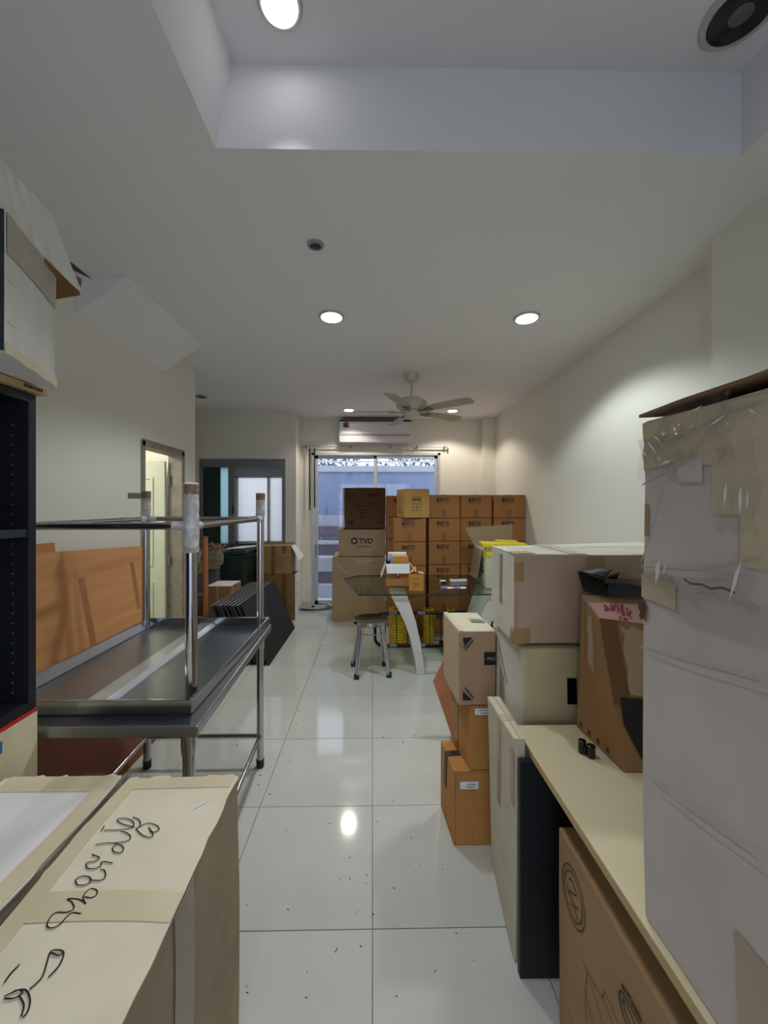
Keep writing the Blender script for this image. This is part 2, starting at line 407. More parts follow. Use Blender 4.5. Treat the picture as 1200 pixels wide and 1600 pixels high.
# ---- door_2: aluminium sliding door in the back wall
g_clear = see_through('window_glass', (.93, .95, .98), .01, .05, (.6, .7, .95))
dr = MB(); fr = .045
dr.box((sx0, YB-.015, 0), (sx0+fr, YB+.1, sz1)).box((sx1-fr, YB-.015, 0), (sx1, YB+.1, sz1)).box((sx0, YB-.015, sz1-fr), (sx1, YB+.1, sz1)).box((sx0, YB-.015, 0), (sx1, YB+.1, .035))
door2 = struct(dr.make('door_2', alu_m, bevel=.003))
mx = AY(587, 800, YB).x
for (a, b_, yy) in ((sx0+fr, mx+.03, YB+.045), (mx-.03, sx1-fr, YB+.01)):
    q = MB(); s_ = .05
    q.box((a, yy, .035), (a+s_, yy+.03, sz1-fr)).box((b_-s_, yy, .035), (b_, yy+.03, sz1-fr)).box((a, yy, .035), (b_, yy+.03, .1)).box((a, yy, sz1-fr-.05), (b_, yy+.03, sz1-fr))
    sash = q.make('sash', alu_m, door2, bevel=.002)
    MB().box((a+s_, yy+.012, .1), (b_-s_, yy+.017, sz1-fr-.05)).make('pane', g_clear, sash)
p = AY(485, 860, YB)
MB().box((sx0+fr+.012, YB+.03, p.z-.09), (sx0+fr+.03, YB+.044, p.z+.09)).make('door_handle', alud_m, door2, bevel=.003)

# ---- added_window: unseen glazed shop front behind the camera, a guess added for daylight fill
q = MB()
for x in (-1.5, -.525, .45, 1.44): q.box((x, YN-.1, 0), (x+.06, YN-.02, 2.55))
q.box((-1.5, YN-.1, 2.49), (1.5, YN-.02, 2.55)).box((-1.5, YN-.1, 0), (1.5, YN-.02, .06))
win2 = struct(q.make('added_window', alu_m))
for x in (-1.44, -.465, .51): MB().box((x, YN-.063, .06), (x+(.915 if x < 0 else .93), YN-.057, 2.49)).make('pane', g_clear, win2)

# ---- window_1: aluminium sliding window in the alcove
q = MB(); yy = YA-.01
head = AY(400, 730, YA).z; sill = AY(400, 847, YA).z; mull0 = AY(357, 800, YA).x; mull1 = AY(367, 800, YA).x
q.box((wx0, yy, head), (wx1, YA+.1, wz1)).box((wx1-.05, yy, wz0), (wx1, YA+.1, head)).box((wx0, yy, wz0), (wx0+.05, YA+.1, head)).box((mull0, yy-.005, wz0+.05), (mull1, YA+.1, head))
win = struct(q.make('window_1', alud_m, bevel=.003))
MB().box((wx0+.05, YA-.04, wz0), (wx1-.05, YA+.1, sill-.02)).make('window_sill', mat('granite', (70, 72, 74), .3, var=.5, scale=90), win)
tz = AY(400, 744, YA).z
MB().box((mull1, YA+.01, tz), (wx1-.05, YA+.05, head)).make('transom_panel', mat('grey_panel', (150, 160, 166), .4), win)
fr_m = see_through('frosted_glass', (.5, .5, .5), .25, .75, (.97, .97, .95))
fa, fb, fc = AY(371, 800, YA).x, AY(417, 800, YA).x, AY(421, 800, YA).x
q = MB().box((mull1, YA+.02, sill-.02), (fa, YA+.05, tz)).box((fb, YA+.02, sill-.02), (fc, YA+.05, tz)).box((mull1, YA+.02, sill-.02), (wx1-.05, YA+.05, sill+.012)).box((mull1, YA+.02, tz-.02), (wx1-.05, YA+.05, tz))
q.make('sash', alu_m, win)
MB().box((fa, YA+.032, sill+.012), (fb, YA+.037, tz-.02)).make('pane', fr_m, win)
MB().box((fc, YA+.032, sill+.012), (wx1-.05, YA+.037, tz-.02)).make('pane', fr_m, win)
tx = AY(343, 800, YA).x
MB().box((wx0+.05, YA+.03, sill-.02), (tx, YA+.05, head)).make('sliding_panel', mat('dark_green_panel', (20, 52, 44), .35, var=.1), win)
MB().box((tx, YA+.032, sill-.02), (mull0, YA+.04, head)).make('pane', see_through('teal_glass', (.3, .42, .43), .2, .75, (.62, .76, .76)), win)
MB().box((mull1-.03, yy-.02, 1.5), (mull1-.012, yy-.004, 1.62)).make('window_latch', black_m, win)

# ================================================================== OUTSIDE (seen through the sliding door)
struct(MB().box((-5, 6.3, -.2), (5, 14, -.03)).make('courtyard_ground', mat('courtyard_concrete', (190, 192, 200), .8, var=.15, scale=3)))
cw = mat('courtyard_wall_paint', (122, 132, 160), .8, var=.15, scale=2, stretch=(3, 1, .6), dark=(78, 88, 116), dscale=2)
cwh = mat('courtyard_white', (170, 172, 182), .8, var=.08, scale=6)
cbr = mat('courtyard_brown', (92, 72, 78), .8, var=.2, scale=6)
struct(MB().box((-4, 7.7, -.1), (4, 7.85, 2.3)).make('wall_courtyard', cw))
struct(MB().box((-4, 7.66, 2.3), (4, 7.89, 2.42)).make('trim_2', cwh))
st = thing('garden_steps', 'white and brown stepped planter outside the sliding door', 'steps', (-.9, 7.3, -.03))
for (y0, z0, z1, m_) in ((7.52, 1.22, 1.43, cwh), (7.45, .95, 1.22, cbr), (7.25, .89, .95, cwh), (7.3, .68, .89, cbr), (7.0, .42, .68, cwh), (7.05, .2, .42, cbr), (6.9, -.03, .2, cwh)):
    MB().box((-2.2, y0, z0), (.6, 7.69, z1)).make('step', m_, st, bevel=.008)
dead = MB()
for k in range(160):
    x = random.uniform(-2.1, .5); y = random.uniform(7.27, 7.44); z = .952+random.uniform(0, .06); r = random.uniform(.02, .05)
    a = random.uniform(0, 6.28); dz = random.uniform(-.02, .03)
    dead.add([(x, y, z), (x+r*math.cos(a), y+r*math.sin(a)*.4, z+.01), (x+1.6*r*math.cos(a+.4), y+1.6*r*math.sin(a+.4)*.3, z+dz+.01), (x+r*math.cos(a+.9), y+r*.4*math.sin(a+.9), z+.004)], [(0, 1, 2, 3)])
o = dead.make('leaf_litter', mat('dry_leaves', (150, 142, 140), .8, var=.5, scale=30)); tag(o, 'dry leaf litter lying on the planter step outside', 'leaves'); o['kind'] = 'stuff'
fe = thing('boundary_fence', 'pale metal bar fence on top of the courtyard wall', 'fence', (0, 7.77, 2.42))
for k in range(26):
    x = -2.6+k*.21
    MB().tube([(x, 7.77, 2.42), (x, 7.77, 3.5)], .011, 6).make('fence_bar', alu_m, fe)
for z in (2.5, 3.42): MB().box((-2.7, 7.75, z), (2.8, 7.79, z+.03)).make('fence_rail', alu_m, fe)
def tree(x, y, z, h, r, label, n, seed):
    rn = random.Random(seed)
    t = thing('courtyard_tree', label, 'tree', (x, y, z), None)
    MB().tube(smooth_path([(x, y, z), (x+.05, y+.03, z+h*.4), (x-.04, y, z+h*.7)], 4), .06, 8).make('trunk', mat('bark', (84, 72, 64), .9), t, smooth=True)
    for k in range(5):
        a = rn.uniform(0, 6.28)
        MB().tube(smooth_path([(x-.02, y, z+h*.55), (x+r*.5*math.cos(a), y+.3*r*math.sin(a), z+h*.75), (x+r*.9*math.cos(a), y+.5*r*math.sin(a), z+h*rn.uniform(.8, 1))], 3), [.03, .03, .028, .025, .02, .015, .008], 6).make('branch', MATS['bark'], t)
    m = MB()
    for k in range(n):
        d = Vector((rn.gauss(0, 1), rn.gauss(0, 1), rn.gauss(0, 1))).normalized()*r*rn.random()**.4
        c = Vector((x, y, z+h*.85))+Vector((d.x*1.3, d.y*.7, d.z*.8)); e = Vector((rn.uniform(-1, 1), rn.uniform(-1, 1), rn.uniform(-1, 1))).normalized()*.075
        g = Vector((rn.uniform(-1, 1), rn.uniform(-1, 1), rn.uniform(-1, 1))).cross(e).normalized()*.028
        m.add([c-e, c+g, c+e, c-g], [(0, 1, 2, 3)])
    f = m.make('foliage', mat('leaves', (72, 92, 84), .7, var=.4, scale=6), t); f['kind'] = 'stuff'
tree(-1.15, 9.3, -.03, 3.3, .85, 'leafy tree behind the fence, above the planter steps', 700, 3)
tree(1.15, 9.0, -.03, 3.2, .85, 'leafy tree behind the fence, above the stacked cartons', 700, 4)

# ================================================================== CEILING FIXTURES
ring_m = mat('trim_ring', (190, 190, 184), .35, metal=.3)
def downlight(pt, d, label, watts=0, color=(1, 1, 1), tint=(235, 250, 255), power=7, z=ZC, half=66, group=None, blend=.35):
    t = thing('downlight', label, 'light', (pt[0], pt[1], z), group)
    R_ = d/2
    MB().lathe((pt[0], pt[1], z), [(R_*.80, -.001), (R_*.80, -.012), (R_*.93, -.012), (R_, -.004), (R_, -.001)], 36).make('trim_ring', ring_m, t, smooth=True)
    if watts:
        MB().lathe((pt[0], pt[1], z), [(R_*.80, -.0125), (R_*.78, -.0145), (R_*.3, -.0155), (.001, -.0155)], 36).make('lens', mat('lens_%d_%d' % (tint[0], power), tint, .4, var=0, emit=(tint, power)), t, smooth=True)
        L = bpy.data.lights.new('downlight_beam', 'SPOT'); L.energy = watts; L.color = color; L.spot_size = math.radians(half*2); L.spot_blend = blend; L.shadow_soft_size = R_*.75
        lo = bpy.data.objects.new('downlight_beam', L); C.objects.link(lo); lo.parent = t; lo.location = (0, 0, -.03)
    else:
        MB().lathe((pt[0], pt[1], z), [(R_*.78, -.0125), (R_*.6, -.013), (.001, -.013)], 36).make('reflector', mat('dull_reflector', (60, 60, 56), .18, metal=.8, var=.6, scale=14), t, smooth=True)
        MB().lathe((pt[0], pt[1], z), [(R_*.3, -.0135), (R_*.24, -.017), (R_*.1, -.018), (.001, -.018)], 24).make('bulb', mat('dead_bulb', (84, 86, 80), .2, var=.3, scale=8), t, smooth=True)
    return t
cool = (.88, .97, 1.0); warm = (1.0, .90, .77)
downlight(F(518, 494, ZC), .19, 'lit cool-white round downlight in the flat ceiling near the small sensor', LAMP_W['front'], cool)
downlight(F(823, 496, ZC), .19, 'lit cool-white round downlight in the flat ceiling beside the long bare wall', LAMP_W['front'], cool)
downlight(F(545, 640, ZC), .17, 'lit round downlight above the air conditioner, beside a fan blade', LAMP_W['back'], warm, tint=(255, 250, 240))
downlight(F(707, 641, ZC), .17, 'lit round downlight behind the fan, by the corner column', LAMP_W['back'], warm, tint=(255, 250, 240))
downlight(F(437, 4, RZ), .155, 'bright lit downlight in the raised ceiling recess', LAMP_W['recess'], (.97, .97, 1.0), tint=(250, 250, 255), power=6, z=RZ, half=35, blend=1.0)
downlight(F(1158, 18, RZ), .235, 'unlit downlight with dull reflector in the raised ceiling recess', 0, z=RZ)
downlight((-.3, -.55), .155, 'unseen lit downlight added in the raised recess behind the camera', LAMP_W['recess'], (.97, .97, 1.0), tint=(250, 250, 255), power=6, z=RZ, half=35, blend=1.0)  # extra downlight out of view, added for fill light
downlight(F(314, 619, ZC), .15, 'unlit downlight in the alcove ceiling', 0)
p = F(493, 382, ZC); t = thing('ceiling_sensor', 'small grey ceiling sensor with a dark centre', 'sensor', p)
MB().lathe(p, [(.028, -.001), (.03, -.012), (.042, -.008), (.045, -.001)], 28).make('ring', mat('grey_ring', (150, 152, 156), .4), t, smooth=True)
MB().lathe(p, [(.028, -.012), (.02, -.016), (.001, -.017)], 24).make('eye', mat('dark_eye', (40, 44, 58), .2), t, smooth=True)

# ---- ceiling fan
p = F(643, 584, ZC); fz = 2.63
fan = thing('ceiling_fan', 'off-white five-bladed ceiling fan on a short rod', 'fan', p)
fm = mat('fan_enamel', (200, 198, 178), .4, var=.05)
MB().lathe((p.x, p.y, ZC), [(.075, -.002), (.078, -.03), (.066, -.075), (.03, -.095), (.014, -.098)], 28).make('canopy', fm, fan, smooth=True)
MB().tube([(p.x, p.y, ZC-.09), (p.x, p.y, fz+.11)], .013, 12).make('downrod', fm, fan, smooth=True)
hs = MB().lathe((p.x, p.y, fz), [(.03, .13), (.045, .115), (.11, .105), (.155, .075), (.165, .045), (.15, .01), (.11, -.015), (.1, -.02)], 36).make('motor_housing', fm, fan, smooth=True)
MB().lathe((p.x, p.y, fz), [(.085, -.02), (.092, -.045), (.08, -.075), (.05, -.1), (.012, -.105)], 32).make('hub', fm, fan, smooth=True)
bladem = mat('fan_blade', (176, 172, 152), .5, var=.1, scale=5)
for k in range(5):
    a = math.radians(32+72*k)
    def R2(r, s_, z): return (p.x+r*math.cos(a)-s_*math.sin(a), p.y+r*math.sin(a)+s_*math.cos(a), fz+z)
    pl = [(.17, -.045), (.3, -.062), (.55, -.072), (.66, -.068), (.69, -.04), (.69, .045), (.66, .062), (.5, .062), (.3, .055), (.17, .04)]
    tl = -.20
    bl = MB().prism([R2(r, s_, -.03+s_*tl) for r, s_ in pl], (0, 0, .008)).make('blade', bladem, fan, bevel=.002)
    MB().prism([R2(r, s_, -.034+s_*tl) for r, s_ in ((.09, -.02), (.16, -.028), (.24, -.035), (.24, .035), (.16, .028), (.09, .02))], (0, 0, -.008)).make('blade_bracket', mat('bracket', (120, 116, 100), .5), bl)

# ---- air conditioner
ax0, ax1 = AY(530, 680, 5.93).x, AY(643, 680, 5.93).x; az0, az1 = AY(580, 691, 5.93).z, AY(580, 657, 5.93).z
ac = thing('air_conditioner', 'white wall-mounted air conditioner above the sliding door', 'air conditioner', ((ax0+ax1)/2, 6.0, az0))
acm = mat('ac_plastic', (226, 222, 226), .3, var=.02)
pr = [(ax0, YB-.002, az0+.04), (ax0, 6.0, az0), (ax0, 5.96, az0+.01), (ax0, 5.925, az0+.1), (ax0, 5.92, az1-.06), (ax0, 5.95, az1-.01), (ax0, 6.0, az1), (ax0, YB-.002, az1)]
MB().prism(pr, (ax1-ax0, 0, 0)).make('body', acm, ac, bevel=.008)
MB().box((ax0+.012, 5.912, az0+.125), (ax1-.012, 5.921, az1-.05)).make('front_panel', acm, ac, bevel=.004)
MB().hexa([(ax0+.04, 5.955, az0+.006), (ax1-.04, 5.955, az0+.006), (ax1-.04, 5.962, az0+.006), (ax0+.04, 5.962, az0+.006), (ax0+.04, 5.915, az0+.09), (ax1-.04, 5.915, az0+.09), (ax1-.04, 5.922, az0+.09), (ax0+.04, 5.922, az0+.09)]).make('louver', acm, ac, bevel=.002)
MB().box((ax0+.02, 5.916, az0+.105), (ax1-.02, 5.922, az0+.113)).make('seam', alud_m, ac)
sp = AY(541, 664, 5.912); sk = MB()
for k, (dx, dz) in enumerate(((0, 0), (.025, .02), (-.025, .018), (.03, -.018), (-.03, -.015), (.0, .035), (0, -.03))):
    sk.add([(sp.x+dx+.022*math.cos(i*1.047+k), 5.910-k*.0001, sp.z+dz+.02*math.sin(i*1.047+k)) for i in range(6)], [tuple(range(6))], k % 2)
sk.make('sticker', [mat('sticker_dark', (50, 30, 36), .5), mat('sticker_red', (170, 40, 44), .5)], ac)
MB().box((sp.x+.05, 5.909, sp.z-.008), (sp.x+.16, 5.911, sp.z+.006)).make('badge', paper_m, ac)
MB().box((ax0, 5.95, az1+.001), (ax1, YB-.004, az1+.012)).make('top_grille', black_m, ac)

# ---- curtain rod and its pull wands
ry = 6.06; ra, rb = AY(471, 697, ry), AY(700, 699, ry)
rod = thing('curtain_rod', 'thin grey curtain rod with brackets under the air conditioner', 'curtain rod', (0, ry, ra.z))
MB().tube([(ra.x, ry, ra.z), (rb.x, ry, ra.z)], .011, 10).make('rod', alu_m, rod, smooth=True)
for u in (478, 548, 610, 652, 695):
    x = AY(u, 695, ry).x
    MB().box((x-.012, ry-.012, ra.z-.02), (x+.012, YB, ra.z+.012)).make('bracket', alud_m, rod, bevel=.002)
MB().box((rb.x-.01, ry-.02, ra.z-.03), (rb.x+.015, ry+.02, ra.z+.03)).make('finial', alu_m, rod, bevel=.003)
for u, v1, lab in ((484, 797, 'longer black curtain wand hanging from the rod end'), (491.5, 793, 'shorter black curtain wand hanging over the door jamb')):
    a = AY(u, 701, ry-.01); b_ = AY(u, v1, ry-.01)
    w_ = thing('curtain_wand', lab, 'curtain wand', b_)
    MB().tube([a, b_], .011, 8).make('wand', bplast_m, w_, smooth=True)
    MB().tube([(a.x, a.y, a.z+.035), a], .004, 6).make('hook', alud_m, w_)
a = AY(630, 697, ry-.05)
tag(MB().tube([(a.x, 5.99, az0-.0), (a.x, 5.99, 2.25)], .003, 6).make('pull_string', white_m), 'thin pale string hanging below the air conditioner', 'string')

# ================================================================== LEFT: BOOKCASE AND BOXES ON IT
BX = -1.11; by1 = AX(56.5, 800, BX).y; by0 = -.5; bx0 = BX-.34
zb = AX(52, 1107, BX).z; zt = AX(62, 620, BX).z; th = .028
bc = thing('bookcase', 'black open bookcase standing on a pale maple cabinet', 'bookcase', ((BX+bx0)/2, (by0+by1)/2, zb))
MB().box((bx0, by1-th, zb), (BX, by1, zt)).make('side_panel', navy_m, bc, bevel=.001)
MB().box((bx0, by0, zb), (BX, by0+th, zt)).make('side_panel', navy_m, bc, bevel=.001)
MB().box((bx0, by0+th, zt-th), (BX, by1-th, zt)).make('top_panel', navy_m, bc, bevel=.001)
MB().box((bx0, by0+th, zb), (BX, by1-th, zb+th)).make('bottom_panel', navy_m, bc, bevel=.001)
MB().box((bx0, by0+th, zb+th), (bx0+.008, by1-th, zt-th)).make('back_panel', navy_m, bc)
zs = AX(43, 833, BX).z
MB().box((bx0+.008, by0+th, zs-.012), (BX-.004, by1-th, zs+.012)).make('shelf', mat('shelf_board', (38, 48, 60), .5), bc, bevel=.001)
pg = MB()
for col in (.05, .12):
    for k in range(28):
        z = zb+.06+k*.032
        if abs(z-zs) < .02 or z > zt-.05: continue
        if k % 9 in (5, 6, 7) and col > .1: continue
        pg.lathe((BX-col, by1-th-.0012, z), [(.0028, 0), (.0028, .0001)], 8) if False else pg.box((BX-col-.0025, by1-th-.0012, z-.0025), (BX-col+.0025, by1-th-.0002, z+.0025))
pg.make('peg_holes', mat('peg_hole_rim', (96, 104, 112), .6), bc)
mc = thing('low_cabinet', 'pale maple cabinet under the black bookcase, with red tape along its top', 'cabinet', ((BX+bx0)/2, (by0+by1)/2, 0))
MB().box((bx0, by0, .05), (BX-.018, by1+.004, zb-.012)).make('carcass', maple_m, mc, bevel=.001)
MB().box((bx0+.02, by0+.02, 0), (BX-.06, by1-.02, .05)).make('plinth', navy_m, mc)
yy = by0
for k in range(4):
    y1_ = by0+(by1+.004-by0)*(k+1)/4
    MB().box((BX-.017, yy+.0015, .06), (BX+.002, y1_-.0015, zb-.014)).make('door', maple_m, mc, bevel=.001)
    yy = y1_
MB().box((BX-.05, by0+.01, zb-.0115), (BX+.003, by1+.004, zb-.002)).make('tape', redt_m, mc)
sp = AX(2, 1168, BX+.0035)
MB().box((BX+.0025, sp.y-.05, sp.z-.018), (BX+.0035, sp.y+.003, sp.z+.018)).make('sticker', blue_m, mc)

cb_tan = card('tan_carton', (196, 164, 118))
tz0, tz1 = zt+.003, AX(66, 606, BX+.02).z
tr = Carton('carton_tray', 'shallow tan carton lying flat on top of the black bookcase', rect(bx0, BX+.02, .1, by1+.022), tz0, tz1, cb_tan, bulge=.001, warp=.001)
W_, H_ = tr.dims('right')
for k in range(7):
    s0 = .925+k*.0085
    tr.rects('right', [(s0, .3, s0+.006, .75)], ink_m if k % 2 == 0 else inkg_m)
cw_white = card('white_carton', (232, 230, 226), stain=(206, 200, 188))
cw_cream = card('cream_carton', (228, 218, 192), stain=(204, 190, 158))
wz = tz1+.003
N_ = F(8, 549, wz); Fp = F(87, 605, wz); N_ = Vector((N_.x, N_.y, 0)); Fp = Vector((Fp.x, Fp.y, 0)); e_ = (Fp-N_).normalized(); l_ = Vector((-e_.y, e_.x, 0))
wt = 2.36
wb = Carton('white_open_carton', 'white carton with open lid flaps and black end on top of the bookcase', [N_+l_*.46, N_, Fp, Fp+l_*.46], wz, wt, cw_white, mats={'front': black_m}, bulge=.006, warp=.006)
wb.strokes('right', [[(.02, .52), (.98, .44)], [(.02, .22), (.98, .14)]], mat('crease', (180, 176, 170), .8), .0025)
wb.sheet('torn_edge', 'right', 0.0, -.0, 1.0, .07, cw_cream, ragged=.012, off=.003)
brown_in = card('brown_inside', (150, 108, 68))
D_, C_ = F(-12, 322, wt), F(128, 458, wt); A_, B_ = F(-12, 235, wt+.2), F(80, 335, wt+.2)
def slab(name, pts, th_, m, parent, n=6, wob=.006):
    a, b, c, d = [Vector(p) for p in pts]; nn = (b-a).cross(d-a).normalized(); mb = MB(); vs = []
    for j in range(n+1):
        for i in range(n+1):
            x, y = i/n, j/n; q_ = a*(1-x)*(1-y)+b*x*(1-y)+c*x*y+d*(1-x)*y
            vs.append(q_+nn*noise.noise(q_*6)*wob)
    mb.add(vs, [(j*(n+1)+i, j*(n+1)+i+1, (j+1)*(n+1)+i+1, (j+1)*(n+1)+i) for j in range(n) for i in range(n)])
    o = mb.make(name, m, parent)
    if m is not clear_m: q = o.modifiers.new('thick', 'SOLIDIFY'); q.thickness = th_; q.offset = 0
    return o
fp = slab('lid_flap', [D_, C_, B_, A_], .005, cw_white, wb.root, wob=.004)
for k in range(3):
    a, b_ = .12+.2*k, .2+.2*k; o_ = Vector((.003, -.004, .0))
    slab('tape', [D_.lerp(C_, a)+o_, D_.lerp(C_, b_)+o_, A_.lerp(B_, b_)+o_, A_.lerp(B_, a)+o_], .001, mat('shiny_tape', (230, 228, 223), .15, var=.03), fp, wob=.004)
b0 = F(82, 462, wt-.1); b1 = F(123, 461, wt-.03)
fb_ = Fp+Vector((0, 0, wt))
yq = C_.y+.02
slab('far_flap', [AY(70, 470, yq), AY(124, 461, yq), AY(127, 436, yq+.01), AY(70, 400, yq+.01)], .004, brown_in, wb.root, wob=.002)
slab('far_flap', [AY(96, 400, yq+.05), AY(100, 415, yq+.05), AY(145, 437, yq+.05), AY(113, 411, yq+.05)], .003, card('dark_flap', (96, 74, 60)), wb.root, wob=.002)
wb.sheet('tape', 'right', .02, .7, .99, .99, mat('lid_shadow_tape', (186, 178, 162), .3, var=.08, scale=12), off=.003, ragged=.004)  # tape patch whose grey also paints the shadow under the lid
for k in range(5):
    a = D_.lerp(C_, .12+.1*k)
    slab('hanging_tape', [a+Vector((-.02, 0, -.01)), a+Vector((-.015, .05, -.012)), a+Vector((-.04, .045, -.10-.02*(k % 3))), a+Vector((-.035, .015, -.085))], .0008, clear_m, wb.root, wob=.02)

# ================================================================== LEFT FOREGROUND CARTONS
ct = .80
pR = F(376, 1214, ct); pG = F(168, 1247, ct); pL = F(16, 1212, ct); yF = pR.y
xr, xg, xl = pR.x-.004, pG.x, pL.x
c1 = Carton('long_carton', 'long whitish carton with a black handwritten word and arrow on top', rect(xg+.014, xr, .12, yF), 0, ct-.006, card('grey_brown_carton', (176, 160, 134), stain=(150, 134, 108)), mats={'top': cw_cream}, bulge=.006, warp=.012)
c1.sheet('top_flap', 'top', .0, 0, 1.012, 1.0, cw_cream, off=.003, thick=.004, nx=14, ny=24, ragged=.012)
topw, topl = c1.dims('top')
def top_st(u, v):
    q = F(u, v, ct); return ((q.x-(xg+.014))/(xr-xg-.014), (q.y-.12)/(yF-.12))
s0, t0 = top_st(250, 1425); s1, t1 = top_st(230, 1392)
c1.tape('top', .02, top_st(150, 1447)[1], 1.0, top_st(160, 1400)[1], tapel_m, off=.0065)
c1.tape('top', .0, 0, .13, 1.0, tapel_m, off=.0062, ny=14)
c1.tape('top', .1, .955, .98, 1.0, tapel_m, off=.0063)
c1.tape('right', .3, .25, .36, 1, mat('grey_tape', (160, 146, 122), .3), off=.003)
c1.tape('right', .62, .55, .7, 1, MATS['grey_tape'], off=.003)
def z3(*pts): return [(x/2.5, 1150+y/2.5) for x, y in pts]
ink_lines = [
 z3((302,718),(262,716),(215,760),(178,772),(168,752),(198,714),(246,712),(274,698),(268,674),(250,660),(284,660),(308,668),(322,680)),
 z3((322,680),(312,652),(340,622),(366,626),(366,644),(344,656),(318,652)),
 z3((292,606),(285,586),(308,572),(338,574),(346,590),(322,606),(292,606)), z3((340,586),(382,588),(404,572),(400,548),(384,546)),
 z3((356,484),(384,498),(366,512),(334,518),(334,538),(362,542),(388,530),(394,514),(436,520)), z3((356,486),(372,490)),
 z3((372,444),(430,438),(470,446),(482,462),(468,478),(444,474),(438,460),(452,448)),
 z3((440,440),(498,430),(512,412),(496,396),(474,390)),
 z3((396,388),(412,364)), z3((408,384),(470,384),(522,372),(524,350),(500,336),(470,336),(464,346),(490,362),(530,372)),
 z3((524,330),(548,342),(552,364),(534,378)), z3((534,378),(556,404),(586,414),(600,402),(584,372)), z3((546,372),(580,356),(614,364),(624,380),(606,392),(586,390)),
 z3((100,1012),(148,966),(168,906),(184,862),(232,866),(218,916),(174,966)), z3((180,866),(212,880),(232,866)),
 z3((0,1046),(40,1046),(72,1026),(56,1014),(0,1038)), z3((60,910),(24,946),(0,982)), z3((36,1018),(84,1014),(104,1054),(96,1100),(76,1125)), z3((58,1034),(80,1074),(70,1122)),
]
c1.strokes('top', [[top_st(*q) for q in L] for L in ink_lines], ink_m, .0026, off=.0078, name='handwriting', smooth=5)
a, b_ = F(295, 1269, ct+.006), F(327, 1251, ct+.006)
tag(MB().tube(smooth_path([a, a.lerp(b_, .5)+Vector((0, 0, .003)), b_], 4), .0035, 6).make('plastic_sliver', white_m), 'thin white plastic sliver lying on the long carton', 'scrap')
c2 = Carton('long_carton', 'long whitish carton with taped seam, against the maple cabinet', rect(xl, xg-.014, .12, yF+.004), 0, ct-.004, MATS['grey_brown_carton'], mats={'top': cw_white}, bulge=.006, warp=.010)
c2.sheet('top_flap', 'top', 0, 0, 1.0, 1.0, cw_white, off=.003, thick=.004, nx=10, ny=20, ragged=.012)
c2.tape('top', .86, 0, 1.0, 1.0, tapel_m, off=.0062, ny=14)
c2.tape('top', .05, .94, .9, 1.0, tapel_m, off=.0063)
c2.sheet('film', 'top', .45, .94, 1.0, 1.0, clear_m, off=.012, ragged=.01)

# ================================================================== STAINLESS TABLES
def foot_leg(parent, x, y, z0, z1, r, footm=True, name='leg'):
    l = MB().tube([(x, y, z0+(.035 if footm else 0)), (x, y, z1)], r, 16).make(name, steel_m, parent, smooth=True)
    if footm: MB().lathe((x, y, z0), [(r*.9, 0), (r*1.15, .004), (r*1.15, .05), (r*1.0, .052)], 16).make('rubber_foot', bplast_m, l, smooth=True)
    return l
tzp = .86
NR, FR = F(309, 1134, tzp), F(424, 975, tzp)
ev = (FR-NR); ev.z = 0; Lt = ev.length; ev.normalize(); ew = Vector((-1, 0, 0)); Wt = .80
def TP(a, b, z): q = NR+ew*a+ev*b; return Vector((q.x, q.y, z))
st1 = thing('steel_table', 'stainless steel work table standing upright under the overturned one', 'table', TP(Wt/2, Lt/2, 0))
def tbox(mb, a0, a1, b0, b1, z0, z1): return mb.hexa([TP(a0,b0,z0),TP(a1,b0,z0),TP(a1,b1,z0),TP(a0,b1,z0),TP(a0,b0,z1),TP(a1,b0,z1),TP(a1,b1,z1),TP(a0,b1,z1)])
tbox(MB(), 0, Wt, 0, Lt, tzp-.04, tzp).make('tabletop', steelb_m, st1, bevel=.004)
lg = [(.055, .06), (Wt-.055, .06), (Wt-.055, Lt-.06), (.055, Lt-.06)]
for a, b_ in lg:
    q = TP(a, b_, 0); l = foot_leg(st1, q.x, q.y, 0, tzp-.04, .021)
    MB().lathe((q.x, q.y, tzp-.13), [(.024, 0), (.026, .03), (.026, .09)], 16).make('collar', steel_m, l, smooth=True)
for (i, j) in ((1, 2), (2, 3), (3, 0)):
    MB().tube([TP(*lg[i], .19), TP(*lg[j], .19)], .013, 10).make('rail', steel_m, st1, smooth=True)
# the overturned table on top of it
z0 = tzp+.002; zr = z0+.05
a = F(307, 1116, z0); b_ = F(417, 964, zr); c_ = F(232, 966, zr)
X0_, X1_, Y0_, Y1_ = c_.x-.01, (a.x+b_.x)/2, a.y, b_.y
st2 = thing('overturned_steel_table', 'overturned stainless steel table with legs in the air on the upright one', 'table', ((X0_+X1_)/2, (Y0_+Y1_)/2, z0))
MB().box((X0_, Y0_, z0), (X1_, Y1_, z0+.004)).make('tabletop', steelb_m, st2)
for nm, A, B in (('rim', (X0_, Y0_, z0), (X1_, Y0_+.014, zr)), ('rim', (X0_, Y1_-.014, z0), (X1_, Y1_, zr)), ('rim', (X0_, Y0_+.014, z0), (X0_+.014, Y1_-.014, zr)), ('rim', (X1_-.014, Y0_+.014, z0), (X1_, Y1_-.014, zr))):
    MB().box(A, B).make(nm, steel_m, st2, bevel=.002)
MB().prism([(X0_+.014, Y0_+.014, zr-.005), (X0_+.035, Y0_+.014, z0+.006), (X0_+.014, Y0_+.014, z0+.006)], (0, Y1_-Y0_-.028, 0)).make('inner_lip', steelb_m, st2)
sx = (X0_+X1_)/2
